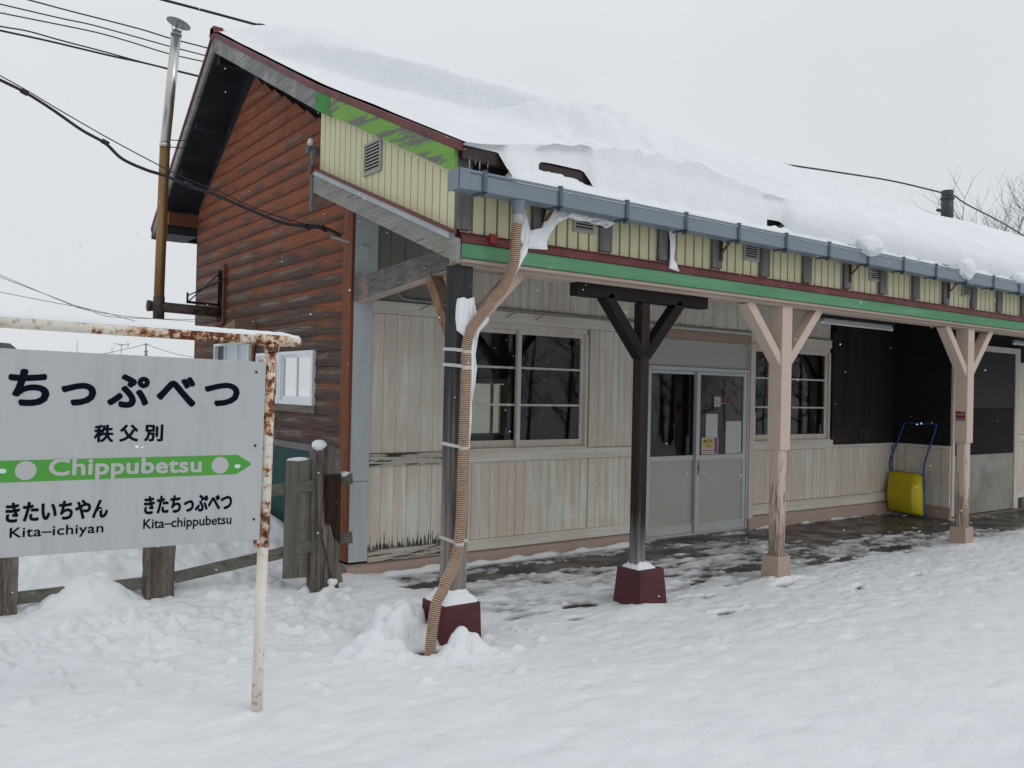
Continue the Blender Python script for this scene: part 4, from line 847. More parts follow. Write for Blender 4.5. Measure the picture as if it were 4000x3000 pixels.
slabsnow('clinging_snow', px([(2038, 960), (2058, 968), (2056, 990), (2035, 1025), (2000, 1090), (1985, 1110), (1975, 1112), (1990, 1070), (2012, 1010)], 4.64), 4.65, .04, 'tapering strip of snow along the sloping upper bend of the hose', 2)
slabsnow('clinging_snow', px([(1797, 1165), (1818, 1160), (1832, 1168), (1858, 1160), (1860, 1190), (1868, 1215), (1880, 1235), (1918, 1240), (1905, 1262), (1880, 1290), (1868, 1330), (1862, 1390), (1866, 1430), (1860, 1500), (1846, 1580), (1843, 1660), (1838, 1745), (1830, 1745), (1835, 1600), (1840, 1450), (1840, 1350), (1820, 1310), (1795, 1290), (1790, 1240), (1792, 1200)], 4.74), 4.775, .035, 'long strip of snow frozen between the column and the hose', 3)
slabsnow('clinging_snow', px([(2612, 902), (2632, 905), (2634, 960), (2628, 1010), (2630, 1040), (2652, 1058), (2648, 1060), (2612, 1048), (2616, 1000), (2618, 950)], 4.71), 4.712, .02, 'narrow strip of snow down the batten, between the first and second gutter braces', 4)

# ------------------------------------------------------------------ drain hose
path_px = [(2023, 820, 4.557), (2021, 851, 4.557), (2016, 911, 4.565), (2012, 984, 4.58), (2006, 1036, 4.60), (1967, 1123, 4.63), (1923, 1173.6, 4.66), (1887, 1224, 4.69), (1844, 1282, 4.725), (1824, 1347, 4.75), (1820, 1434, 4.757), (1816, 1578, 4.757), (1811, 1723, 4.757), (1806, 1868, 4.757), (1802, 2012, 4.757), (1793, 2106, 4.75), (1775, 2200, 4.73), (1744, 2268, 4.70), (1730, 2308, 4.69), (1709, 2344, 4.68), (1699, 2384, 4.675), (1690, 2444, 4.67), (1684, 2498, 4.66), (1679, 2560, 4.655)]
cp = [at(x, y, Y) for x, y, Y in path_px]; cp[0] = Vector((3.375, 4.557, 2.87)); cp[1] = Vector((3.374, 4.558, 2.80))
def catmull(c, n=24):
    o = []
    for i in range(len(c) - 1):
        p0, p1_, p2_, p3_ = c[max(i - 1, 0)], c[i], c[i + 1], c[min(i + 2, len(c) - 1)]
        for j in range(n):
            t = j / n; o.append(.5 * ((2 * p1_) + (p2_ - p0) * t + (2 * p0 - 5 * p1_ + 4 * p2_ - p3_) * t * t + (3 * p1_ - p0 - 3 * p2_ + p3_) * t ** 3))
    return o + [c[-1]]
fine = catmull(cp); L = [0]
for i in range(1, len(fine)): L.append(L[-1] + (fine[i] - fine[i - 1]).length)
def along(s):
    i = int(np.searchsorted(L, s)); i = min(max(i, 1), len(L) - 1); t = (s - L[i - 1]) / max(1e-6, L[i] - L[i - 1]); return fine[i - 1].lerp(fine[i], t)
H_ = thing('drain_hose', 'brown ribbed drain hose running from the gutter down the first column', 'hose', tuple(cp[-1]))
pts, rad, mis = [], [], []; pitch = .0125; s = 0.02
while s < L[-1]:
    for ds, r, m in ((0, .0325, 0), (.0052, .0325, 1), (.0062, .0375, 1), (.0090, .0375, 1), (.0102, .0325, 0)):
        if s + ds < L[-1]: pts.append(along(s + ds)); rad.append(r); mis.append(m)
    s += pitch
b = MB(); b.tube(pts, rad, 16, 0, True, mis); b.build('ribbed_tube', [M['hose_valley'], M['hose_rib']], H_)
b = MB(); b.tube([(3.375, 4.557, 2.86), (3.375, 4.557, 2.79)], .036, 18); b.build('pipe_collar', M['zinc'], H_, True)
for yy in (1372, 1434, 1746, 2118):
    p = None
    for q in fine:
        if p is None or abs((q - at(1815, yy, 4.757)).z) < abs((p - at(1815, yy, 4.757)).z): p = q
    b = MB(); zz = p.z; h = .011; sl = .018
    ring = [(3.058, 4.945, zz + sl), (3.058, 4.797, zz + sl * .6), (p.x - .03, 4.745, zz + .004)] + [(p.x - .038 * math.cos(a), p.y - .040 * math.sin(a), zz - .004) for a in (.4, .9, 1.57, 2.2, 2.8)] + [(p.x + .035, 4.797, zz), (3.2, 4.80, zz + .002), (3.2, 4.945, zz + sl)]
    n = len(ring); vs = [(x, y, z - h) for x, y, z in ring] + [(x, y, z + h) for x, y, z in ring]
    b.add(vs, [(i, i + 1, n + i + 1, n + i) for i in range(n - 1)]); so_ = b.build('strap', M['tie'], H_); m_ = so_.modifiers.new('solid', 'SOLIDIFY'); m_.thickness = .004
b = MB(); b.box(3.255, 3.31, 4.69, 4.715, 2.67, 2.73); b.build('hose_clamp', plain('red_clamp_paint', (.22, .03, .02), .6), H_)

# ------------------------------------------------------------------ station name sign
SG = thing('station_name_sign', 'rusty white pipe framed station name sign with a green arrow band', 'sign', (1.585, 4.3, 0))
TILT = R(.85)
def un(X_, Z_):   # undo the lean of the measured points
    dx, dz = X_ * .9935 - 1.585, (1.69 + (Z_ - 1.69) * .9935); c, s_ = math.cos(-TILT), math.sin(-TILT)
    return (1.585 + c * dx + s_ * dz, -s_ * dx + c * dz)
FY = 4.272
b = MB(); b.box(.335, 1.560, FY, FY + .022, .903, 1.806); board = b.build('sign_board', M['signwhite'], SG, bevel=.003)
def text(body, cx0, cx1, z0, z1, mat, Y=None, weight=0.0, sp=1.0, parent=None, name='lettering'):
    "letters fitted to a rectangle; weight = metres added to each side of every stroke"
    cu = bpy.data.curves.new(name, 'FONT'); cu.body = body; cu.size = 1; cu.space_character = sp; cu.resolution_u = 4
    o = bpy.data.objects.new(name, cu); COL.objects.link(o); bpy.context.view_layer.update()
    me = bpy.data.meshes.new_from_object(o.evaluated_get(bpy.context.evaluated_depsgraph_get())); COL.objects.unlink(o); bpy.data.objects.remove(o); bpy.data.curves.remove(cu)
    co = np.empty(len(me.vertices) * 3); me.vertices.foreach_get('co', co); co = co.reshape(-1, 3)
    fs = [tuple(p.vertices) for p in me.polygons]; bpy.data.meshes.remove(me)
    mn_, mx_ = co.min(0), co.max(0); u = (co - mn_) / np.maximum(mx_ - mn_, 1e-6); w = weight
    px_, pz_ = cx0 + w + u[:, 0] * (cx1 - cx0 - 2 * w), z0 + w + u[:, 1] * (z1 - z0 - 2 * w)
    y0 = FY - .0012 if Y is None else Y; b = MB()
    shifts = [(0, 0)] + ([(w * math.cos(a), w * math.sin(a)) for a in [math.pi * q / 4 for q in range(8)]] if w else [])
    for n_, (dx, dz) in enumerate(shifts): b.add([(x + dx, y0 - .00003 * n_, z + dz) for x, z in zip(px_, pz_)], fs)
    return b.build(name, mat, parent)
def T2(body, xa, xb, za, zb_, mat, Y=None, weight=0.0, sp=1.0):
    (x0, z0), (x1, z1) = un(xa, za), un(xb, zb_); return text(body, x0, x1, z0, z1, mat, Y, weight, sp, board)
def T3(body, xa, xb, za, zb_, mat, Y=None, weight=0.0, sp=1.0):
    (x0, z0) = un((xa + xb) / 2, (za + zb_) / 2); return text(body, x0 - (xb - xa) / 2, x0 + (xb - xa) / 2, z0 - (zb_ - za) / 2, z0 + (zb_ - za) / 2, mat, Y, weight, sp, board)
for ch, xa, xb, za, zb_ in (('ち', .450, .611, 1.575, 1.737), ('っ', .656, .801, 1.577, 1.682), ('ぷ', .848, 1.032, 1.569, 1.726), ('べ', 1.064, 1.248, 1.575, 1.722), ('つ', 1.288, 1.463, 1.579, 1.697)): T3(ch, xa, xb, za, zb_, M['ink'], None, .0072)
for ch, xa, xb in (('秩', .796, .879), ('父', .904, .988), ('別', 1.013, 1.099)): T3(ch, xa, xb, 1.410, 1.491, M['ink'], None, .0030)
T3('きたいちゃん'.replace('ゃ', 'や'), .453, .863, 1.063, 1.152, M['ink'], None, .0034); T3('Kita–ichiyan', .471, .845, .983, 1.041, M['ink'], None, .0010, 1.05)
T3('きたちっぷべつ', 1.021, 1.437, 1.061, 1.148, M['ink'], None, .0034); T3('Kita–chippubetsu', 1.020, 1.436, .978, 1.039, M['ink'], None, .0010)
b = MB(); arrow = [un(*p) for p in ((.425, 1.337), (1.461, 1.335), (1.537, 1.287), (1.457, 1.238), (.433, 1.242))]; a0 = arrow[0]; mid = (arrow[0][1] + arrow[4][1]) / 2
arrow = [(arrow[0][0] - .005, arrow[0][1])] + arrow[1:4] + [(arrow[0][0] - .005, arrow[4][1]), (arrow[0][0] - .08, mid)]
b.prism([(x, FY - .0010, z) for x, z in arrow], (0, .0009, 0)); b.build('arrow_band', M['arrowgreen'], board)
T3('Chippubetsu', .617, 1.282, 1.236, 1.336, M['letterwhite'], FY - .0019, .0032, 1.04)
for xc, zc in ((.5255, 1.291), (1.3735, 1.2855)):
    x, z = un(xc, zc); b = MB(); b.prism([(x + .0415 * math.cos(a), FY - .0020, z + .0415 * math.sin(a)) for a in [i * math.pi / 20 for i in range(40)]], (0, .0009, 0)); b.build('white_dot', M['letterwhite'], board)
for xc, zc in ((.437, 1.292), (1.461, 1.278)):
    x, z = un(xc, zc); b = MB(); rr = random.Random(int(xc * 99))
    b.prism([(x + .017 * math.cos(a) * rr.uniform(.8, 1.1), FY - .0021, z + .011 * math.sin(a) * rr.uniform(.7, 1.15)) for a in [i * math.pi / 9 for i in range(18)]], (0, .0009, 0)); b.build('sticker_patch', M['patch'], board)
for xc, zc, r_ in ((.985, 1.386, .012), (1.0, 1.383, .009), (.62, 1.62, .004), (.83, 1.10, .004), (1.50, 1.11, .005), (.72, 1.36, .004), (1.20, 1.52, .004), (.50, 1.20, .004), (1.30, 1.60, .005), (1.35, 1.02, .003)):
    x, z = un(xc, zc); b = MB(); rr = random.Random(int(xc * 999)); b.prism([(x + r_ * 1.3 * math.cos(a) * rr.uniform(.6, 1.2), FY - .004, z + r_ * .6 * math.sin(a) * rr.uniform(.6, 1.2)) for a in [i * math.pi / 5 for i in range(10)]], (0, .004, 0)); b.build('stuck_snow', M['snow'], board)
for xc, zc in ((1.546, 1.754), (1.549, 1.38), (1.551, 1.004)):
    x, z = un(xc, zc); b = MB(); b.tube([(x, FY - .004, z), (x, FY + .001, z)], .006, 10); b.build('bolt', M['black'], board)
for x in (1.593, .31):
    b = MB(); b.tube([(x, 4.30, .86), (x, 4.30, 1.93)], .0285, 18); b.tube([(x, 4.30, 1.86), (x, 4.30, 1.90)], .037, 18); sx_ = x - .033 if x > 1 else x + .033
    b.box(sx_ - .015, sx_ + .015, 4.285, 4.32, .862, .905); b.box(sx_ - .015, sx_ + .015, 4.285, 4.32, 1.80, 1.825); up_ = b.build('upper_post', M['rusty'], SG, True)
    b = MB(); b.tube([(x - .003, 4.30, -.2), (x - .003, 4.30, .862)], .0275, 18); b.build('lower_post', M['rusty_less'], SG, True)
b = MB(); b.tube([(.18, 4.30, 1.925), (1.50, 4.30, 1.925)], .030, 18); b.tube([(1.50, 4.30, 1.925), (1.68, 4.30, 1.925)], .034, 18); b.tube([(1.68, 4.30, 1.925), (1.735, 4.30, 1.925), (1.745, 4.30, 1.925)], [.030, .030, .022], 18); b.build('top_bar', M['rusty'], SG, True)
SG.rotation_euler = (0, TILT, 0)
b = MB()
n = 120; rows = 7; vs = []
for i in range(n + 1):
    x = .17 + 1.59 * i / n; zc = 1.953 - (x - 1.585) * math.tan(TILT) * 1.0
    end = 1 - max(0, (i / n - .93) / .07) ** 2
    for j in range(rows):
        a = math.pi * j / (rows - 1); nz_ = .004 * (vnoise(np.array(x * 30.), np.array(j * .9), 4) - .5)
        vs.append((x, 4.30 - .026 * math.cos(a), zc - .012 + (.026 + nz_) * math.sin(a) * (.35 + .65 * end) + .0))
fs = [(i * rows + j, (i + 1) * rows + j, (i + 1) * rows + j + 1, i * rows + j + 1) for i in range(n) for j in range(rows - 1)]
b.add(vs, fs); b.add([vs[n * rows + j] for j in range(rows)], [tuple(range(rows))]); tag(b.build('lying_snow', M['snow'], None, True), 'thin line of snow lying along the rusty top bar of the name sign', 'snow')
slabsnow('clinging_snow', px([(1062, 1350), (1092, 1345), (1080, 1380), (1075, 1425), (1062, 1440), (1058, 1400)], 4.3), 4.31, .02, 'icy drip of snow under the bar end of the name sign', 6)

# ------------------------------------------------------------------ fence of old sleepers
FN = thing('sleeper_fence', 'low broken fence of old railway sleeper posts and grey boards in the snow', 'fence', (2.9, 6.45, 0))
def sleeper(cx, cy, w, d, h, seed, tops):
    r = random.Random(seed); b = MB(); nz_ = 14; nx = 5; ring = []
    prof = [(-w / 2, -d / 2), (-w * .2, -d / 2 - .006), (w * .15, -d / 2 + .002), (w / 2, -d / 2), (w / 2 + .004, 0), (w / 2, d / 2), (0, d / 2), (-w / 2, d / 2), (-w / 2 - .004, 0)]
    K = len(prof)
    for i in range(nz_ + 1):
        z = -.3 + (h + .3) * i / nz_; t = i / nz_
        for x, y in prof:
            x2 = x + r.uniform(-.005, .005); y2 = y + r.uniform(-.005, .005); z2 = z
            if i == nz_: z2 = h + tops(x / w)
            ring.append((cx + x2, cy + y2, z2))
    fs = [(i * K + k_, i * K + (k_ + 1) % K, (i + 1) * K + (k_ + 1) % K, (i + 1) * K + k_) for i in range(nz_) for k_ in range(K)] + [tuple(range(nz_ * K, nz_ * K + K))]
    b.add(ring, fs); return b
o = sleeper(2.925, 6.50, .225, .14, 1.15, 2, lambda u: .105 * (1 - min(1, abs(u + .05) * 2.2))).build('post', M['sleeper'], FN, bevel=.004); o['label'] = 'split and rotted sleeper post with pointed top, against the house corner'
b = MB(); b.prism([(2.895, 6.418, .98), (3.03, 6.418, .98), (3.032, 6.418, .42), (2.96, 6.418, .50), (2.915, 6.418, .60), (2.87, 6.418, .585), (2.875, 6.418, .70)], (0, .02, 0)); b.build('rotted_hollow', M['sleeper_dark'], o)
b = MB(); b.bar((2.90, 6.418, .57), (3.02, 6.412, .10), .085, .03, (0, 1, 0)); b.bar((2.83, 6.42, 1.1), (2.87, 6.418, .55), .05, .02, (0, 1, 0)); b.build('split_strip', M['sleeper'], o, bevel=.006)
sleeper(1.755, 6.90, .205, .14, .80, 4, lambda u: .03 * u).build('post', M['sleeper'], FN, bevel=.004); sleeper(.715, 7.0, .205, .14, .80, 6, lambda u: .02).build('post', M['sleeper'], FN, bevel=.004)
sleeper(-.35, 7.05, .205, .14, .80, 8, lambda u: .02).build('post', M['sleeper'], FN, bevel=.004)
def rail(p, q, h, t=.035): 
    b = MB(); b.bar(p, q, t, h, (0, 0, 1)); b.build('rail', M['fenceboard'], FN, bevel=.004)
rail((1.86, 6.86, .19), (2.83, 6.47, .412), .088); rail((1.86, 6.86, .78), (2.83, 6.47, .893), .09); rail((3.03, 6.52, .925), (3.155, 6.47, .935), .085, .07); rail((3.03, 6.52, .44), (3.165, 6.47, .45), .085, .07)
rail((.80, 6.99, .135), (1.66, 6.90, .165), .09); rail((.80, 7.0, .72), (1.66, 6.92, .74), .09); rail((-.30, 7.04, .12), (.63, 7.0, .14), .09)
b = MB(); b.hexa([(2.60, 6.52, .16), (2.79, 6.49, .157), (2.79, 6.515, .157), (2.60, 6.545, .16)], [(2.61, 6.52, 1.095), (2.80, 6.49, 1.098), (2.80, 6.515, 1.098), (2.61, 6.545, 1.095)]); b.build('wide_plank', M['fenceplank'], FN, bevel=.004)
lumpmesh('lying_snow', (2.855, 6.47, 1.215), (.058, .07, .045), 4, 'round cap of snow on the pointed sleeper post by the house corner', sub=3)
lumpmesh('lying_snow', (2.70, 6.515, 1.103), (.095, .03, .016), 5, 'thin ridge of snow on the wide grey fence plank', sub=3)
lumpmesh('lying_snow', (3.085, 6.49, .972), (.055, .04, .022), 6, 'small pad of snow on the stub end of the upper fence rail', sub=3)
lumpmesh('snow_clump', (2.975, 6.415, .115), (.045, .03, .035), 7, 'snowball stuck to the foot of the pointed sleeper post', sub=3)
# snow on the two red bases
def pyramid_snow(cx, cy, w, z, top, hw, label, seed):
    bm = bmesh.new(); n = 14; r = random.Random(seed); g = []
    for i in range(n + 1):
        for j in range(n + 1):
            u, v = i / n * 2 - 1, j / n * 2 - 1; m = max(abs(u), abs(v)); t = max(0, (1 - m) / (1 - hw)); t = min(1, t)
            g.append(bm.verts.new((cx + u * w / 2, cy + v * w / 2, z + top * t ** .9 + (r.uniform(-.006, .008) if 0 < m < 1 else 0))))
    for i in range(n):
        for j in range(n): bm.faces.new((g[i * (n + 1) + j], g[(i + 1) * (n + 1) + j], g[(i + 1) * (n + 1) + j + 1], g[i * (n + 1) + j + 1]))
    me = bpy.data.meshes.new('lying_snow'); bm.to_mesh(me); bm.free(); me.materials.append(M['snow'])
    for p in me.polygons: p.use_smooth = True
    return tag(link('lying_snow', me), label, 'snow')
pyramid_snow(3.125, 4.875, .272, .274, .115, .30, 'steep wedge of snow on the red base of the hose column', 1)
pyramid_snow(4.885, 4.88, .20, .309, .055, .35, 'ring of snow round the dark slim column on its red base', 2)

# ------------------------------------------------------------------ snow scoop
SC = thing('snow_scoop', 'yellow snow scoop with blue tube handle leaning in the recess corner', 'snow scoop', (12.15, 6.65, 0))
A, Bq = Vector((12.17, 6.945, .03)), Vector((12.02, 6.33, .02)); C_, D_ = Vector((12.20, 6.965, .61)), Vector((12.14, 6.42, .60))
nrm = Vector((-1, -.12, .15)).normalized(); b = MB(); n = 14; prof = [(t / n, math.sin(math.pi * min(1, (t / n) * .72 + .20)) ** .8 * .165) for t in range(n + 1)]
vs = []
for t, bl in prof:
    l_, r_ = A.lerp(C_, t), Bq.lerp(D_, t)
    vs += [l_ + nrm * bl * .15, l_.lerp(r_, .06) + nrm * bl, l_.lerp(r_, .74) + nrm * bl * .97, r_ + nrm * .012]
fs = [(4 * i + k_, 4 * i + k_ + 1, 4 * (i + 1) + k_ + 1, 4 * (i + 1) + k_) for i in range(n) for k_ in range(3)]
b.add(vs, fs); po = b.build('scoop_pan', M['yellow'], SC, True, bevel=.004); m_ = po.modifiers.new('solid', 'SOLIDIFY'); m_.thickness = .006
b = MB(); E1, E2 = Vector((12.22, 6.985, .76)), Vector((12.19, 6.44, .78)); G1, G2 = Vector((12.245, 6.80, 1.30)), Vector((12.24, 6.31, 1.295)); G1b, G2b = Vector((12.25, 6.77, 1.335)), Vector((12.248, 6.35, 1.335))
b.tube(catmull([A + nrm * .01, C_ + nrm * .012, E1, E1.lerp(G1, .5), G1, G1b, G1b.lerp(G2b, .5), G2b, G2, E2.lerp(G2, .5), E2, D_ + nrm * .016, Bq + nrm * .016], 6), .0115, 10); b.tube([C_ + nrm * .02, D_ + nrm * .02], .0125, 10); b.tube([A + nrm * .015, Bq + nrm * .02], .010, 8); b.build('handle_frame', M['blue'], SC, True)

# ------------------------------------------------------------------ lamps under the canopy
def lamp(x0, x1, Y, z, label):
    r = thing('fluorescent_lamp', label, 'lamp', ((x0 + x1) / 2, Y, z), 'strip lamps under the canopy')
    b = MB(); b.box(x0 - .05, x1 + .02, Y - .03, Y + .05, z + .045, z + .10); b.build('mounting_board', M['soffit'], r, bevel=.003)
    b = MB(); b.hexa([(x0 + .02, Y - .03, z + .012), (x1 - .02, Y - .03, z + .012), (x1 - .02, Y + .03, z + .012), (x0 + .02, Y + .03, z + .012)], [(x0 + .02, Y - .015, z + .044), (x1 - .02, Y - .015, z + .044), (x1 - .02, Y + .015, z + .044), (x0 + .02, Y + .015, z + .044)]); b.build('housing', M['lampwhite'], r, bevel=.003)
    b = MB(); b.tube([(x0 + .03, Y, z - .004), (x1 - .03, Y, z - .004)], .014, 12); b.build('tube', M['lampwhite'], r, True)
    b = MB(); b.tube([(x0 - .03, Y, z), (x0, Y, z + .002), (x0 + .05, Y, z + .004)], [.008, .024, .026], 12); b.build('end_cap', M['porcelain'], r, True); b = MB(); b.tube([(x1 - .05, Y, z), (x1, Y, z)], .022, 12); b.build('end_cap', M['porcelain'], r, True)
lamp(8.20, 9.60, 5.5, 2.505, 'unlit white strip lamp under the canopy between the two pink columns'); lamp(12.75, 14.15, 5.5, 2.50, 'unlit white strip lamp cut off by the right picture edge')

# ------------------------------------------------------------------ notices
def notice(name, x0, x1, z0, z1, Y, mat, label, group=None, t=.002):
    r = thing(name, label, 'notice', ((x0 + x1) / 2, Y, z0), group); b = MB(); b.box(x0, x1, Y - t, Y, z0, z1); b.build('sheet', mat, r); return r
GY = 6.989
def lines(r, x0, x1, rows, Y, mat, h=.006):
    b = MB(); rr = random.Random(int(x0 * 100))
    for z, a, c in rows: b.box(x0 + (x1 - x0) * a, x0 + (x1 - x0) * c, Y - .0008, Y, z, z + h)
    b.build('print', mat, r)
n1 = notice('closed_notice', 8.012, 8.312, .965, 1.168, GY - .001, M['paper'], 'white notice with a yellow field and purple strip low on the door glass')
b = MB(); b.box(8.02, 8.235, GY - .0042, GY - .0032, 1.035, 1.160); b.build('yellow_field', M['paperyellow'], n1)
b = MB(); b.box(8.245, 8.300, GY - .0042, GY - .0032, .972, 1.162); b.prism([(8.02, GY - .0042, 1.012), (8.045, GY - .0042, 1.024), (8.045, GY - .0042, 1.017), (8.24, GY - .0042, 1.017), (8.24, GY - .0042, 1.006), (8.045, GY - .0042, 1.006), (8.045, GY - .0042, 1.0)], (0, .001, 0)); b.build('purple_strip', M['purple'], n1)
text('締切中', 8.045, 8.205, 1.100, 1.146, M['brownprint'], GY - .0048, .001, 1.1, n1)
lines(n1, 8.02, 8.24, [(1.078, .38, .68), (1.055, .25, .8), (.978, 0, .98)], GY - .0046, M['greyprint'], .007)
notice('white_notice', 8.085, 8.30, 1.17, 1.455, GY, M['paper'], 'tall blank white sheet on the door glass above the yellow notice', 'blank sheets on the door glass')
n2 = notice('white_notice', 8.455, 8.752, .962, 1.365, GY, M['paper'], 'large blank pale sheet at the right of the door glass', 'blank sheets on the door glass')
n3 = notice('no_smoking_sticker', 8.233, 8.345, 1.545, 1.665, GY, M['paper'], 'small white no smoking sticker high on the door glass')
b = MB(); cx_, cz_ = 8.289, 1.605
for i in range(28):
    a0_, a1_ = 2 * math.pi * i / 28, 2 * math.pi * (i + 1) / 28
    b.add([(cx_ + q * math.cos(a) * .85, GY - .0026, cz_ + q * math.sin(a)) for a, q in ((a0_, .041), (a1_, .041), (a1_, .048), (a0_, .048))], [(0, 1, 2, 3)])
b.bar((cx_ - .028, GY - .0027, cz_ + .030), (cx_ + .028, GY - .0027, cz_ - .034), .0006, .008, (0, 1, 0)); b.box(cx_ - .025, cx_ + .012, GY - .0030, GY - .0022, cz_ - .018, cz_ - .010); b.build('print', M['greyprint'], n3)
text('禁煙', 8.362, 8.455, 1.600, 1.642, M['redprint'], GY - .001, .001, 1.1, n3); lines(n3, 8.362, 8.455, [(1.582, 0, 1)], GY - .0006, M['paper'], .007)
n4 = notice('poster', 8.980, 9.118, 1.190, 1.470, 7.052, M['paper'], 'narrow white poster with a red heading on the second window, beside the door')
b = MB(); b.prism([(8.988, 7.0495, 1.452), (9.105, 7.0495, 1.452), (9.105, 7.0495, 1.428), (9.05, 7.0495, 1.418), (8.988, 7.0495, 1.412)], (0, .0008, 0)); b.build('red_heading', M['redprint'], n4)
lines(n4, 8.99, 9.10, [(1.392, 0, .7), (1.378, 0, .75), (1.346, .05, .9), (1.332, 0, .8), (1.318, 0, .4), (1.294, 0, .9), (1.280, 0, .85), (1.266, 0, .2), (1.242, 0, .95), (1.228, 0, .98), (1.214, 0, .15)], 7.0498, M['greyprint'], .007)
n5 = thing('red_sticker', 'small dark red warning sticker on the pink column near the scoop', 'sticker', (9.996, 4.87, 1.45))
b = MB(); b.box(9.994, 9.997, 4.820, 4.928, 1.482, 1.560); b.build('sheet', M['darkred'], n5)
b = MB(); b.box(9.994, 9.997, 4.820, 4.928, 1.448, 1.481); b.box(9.9925, 9.9938, 4.83, 4.92, 1.517, 1.530); b.box(9.9925, 9.9938, 4.835, 4.865, 1.540, 1.552); b.build('pale_print', plain('dull_pink_print', (.33, .22, .22), .7), n5)
b = MB(); b.box(9.9925, 9.9938, 4.824, 4.924, 1.464, 1.474); b.build('print', M['greyprint'], n5)

# ------------------------------------------------------------------ cables
def cable(pts, r, label, mat='cable', group='overhead cables', name='overhead_cable', n=10):
    b = MB(); b.tube(catmull([Vector(p) for p in pts], n), r, 6); return tag(b.build(name, M[mat], None, True), label, 'cable', group)
def ext(pts, Y, f=None):
    q = [at(x, y, Y if f is None else f(x)) for x, y in pts]; q.insert(0, q[0] + (q[0] - q[1]) * 3); return q
for pts, r, lab in (([(113, 0), (270, 42), (431, 83), (560, 117), (663, 149), (815, 189), (900, 215)], .011, 'topmost of the five black cables left of the flue'),
                    ([(0, 16), (232, 70), (350, 95), (477, 129), (666, 182), (809, 219), (900, 245)], .010, 'second cable from the top, left of the flue'),
                    ([(0, 50), (265, 103), (390, 130), (504, 162), (660, 210), (802, 242), (900, 265)], .010, 'middle one of the five cables left of the flue'),
                    ([(0, 103), (110, 122), (232, 156), (400, 200), (564, 245), (782, 298), (880, 330)], .011, 'cable that joins the lowest one left of the flue'),
                    ([(0, 119), (180, 158), (365, 202), (460, 224), (564, 246), (660, 270), (782, 300)], .015, 'lowest and thickest of the five cables left of the flue')):
    cable(ext(pts, 14.5), r, lab, group='five cables passing behind the house')
fY = lambda x: 7.25 + (1336 - x) / 1336 * 1.9
DROP = cable(ext([(0, 312), (93, 358), (200, 425), (318, 507), (411, 560), (477, 620), (570, 663), (643, 686), (736, 726), (829, 756), (965, 815), (1098, 869), (1180, 882), (1277, 895), (1336, 925), (1362, 932)], 0, fY), .016, 'thick black service cable sagging in to the gable corner', group='service drop to the gable')
cable(ext([(0, 295), (99, 350), (250, 440), (424, 540), (636, 653), (762, 713), (862, 749), (985, 809), (1164, 869), (1264, 885), (1330, 915)], 0, fY), .006, 'thin messenger wire just above the thick service cable', group='service drop to the gable')
for x, y in ((95, 360), (411, 556), (735, 722), (1200, 886), (1265, 893)): b = MB(); p = at(x, y, fY(x)); b.tube([p + Vector((-.03, 0, .012)), p + Vector((.03, 0, -.012))], .024, 8); b.build('cable_clamp', M['cable'], DROP)
cable([at(560, -22, 11.4), at(640, 0, 11.4), at(800, 42, 11.4), at(985, 92, 11.4), at(1150, 137, 11.4), at(2000, 430, 11), at(2800, 600, 10.4), at(3010, 634, 10.3), at(3300, 677, 10.1), at(3500, 710, 10), (19.45, 9.78, 6.33)], .017, 'black cable running along behind the snowy ridge to the stub flue', n=8)
cable([(19.55, 9.76, 6.33), at(3780, 800, 9.9), at(3900, 862, 10), at(4000, 922, 10.2), at(4200, 1050, 10.6)], .017, 'black cable sloping down from the stub flue towards the bare tree', n=8)
for pts, lab in (([(0, 1074), (120, 1125), (240, 1175), (331, 1209), (500, 1236), (762, 1256)], 'lowest of the thin distant wires above the sign, curving down from the left edge'), ([(46, 1150), (200, 1180), (330, 1205), (424, 1236), (600, 1245), (762, 1248)], 'thin distant wire crossing the others above the sign'), ([(180, 1150), (300, 1195), (424, 1225), (560, 1262), (762, 1300)], 'thin distant wire dropping behind the sign bar')):
    cable(ext(pts, 40), .014, lab, 'farcable', 'distant wires above the sign')
# far background beyond the snowfield
PD = 150.0
def far(x, y, Y=PD): return at(x, y, Y)
up = thing('utility_pole', 'distant grey utility pole seen between the sign board and its bar', 'utility pole', tuple(far(571, 1500)))
a_, z_ = far(571, 1340), far(571, 1500); b = MB(); b.tube([(a_.x, a_.y, -1), a_], [.17, .12], 10); b.build('pole', M['concrete'], up, True)
b = MB(); b.bar(far(560, 1345), far(583, 1347), .12, .15); b.bar(far(564, 1373), far(578, 1374), .2, .3); b.bar(far(565, 1385), far(577, 1386), .2, .3); b.build('crossarm', M['concrete'], up)
cable([far(150, 1412), far(380, 1385), far(480, 1366), far(562, 1347)], .05, 'distant wire rising to the utility pole from the left', 'farcable', 'wires at the utility pole')
cable([far(583, 1349), far(650, 1372), far(730, 1391), far(800, 1398)], .05, 'distant wire falling from the utility pole to the right', 'farcable', 'wires at the utility pole')
an = thing('tv_antenna', 'distant television antenna on a mast left of the utility pole', 'antenna', tuple(far(474, 1500, 90)))
p = far(474, 1350, 90); b = MB(); b.tube([(p.x, p.y, 0), p], .03, 6); b.build('mast', M['farcable'], an)
b = MB(); b.tube([far(443, 1343, 90), far(502, 1346, 90)], .03, 6)
b.tube([far(497, 1336, 90), far(503, 1346, 90), far(498, 1356, 90)], .03, 6); b.tube([far(464, 1348, 90), far(484, 1349, 90)], .03, 6); b.build('boom', M['farcable'], an)
for x, y, lab in ((302, 1332, 'thin distant mast left of the antenna, rising above the sign board'), (438, 1356, 'short distant mast just left of the antenna')):
    p = far(x, y, 90); b = MB(); b.tube([(p.x, p.y, 0), p], .022, 6); tag(b.build('mast', M['farcable']), lab, 'mast', 'thin distant masts')
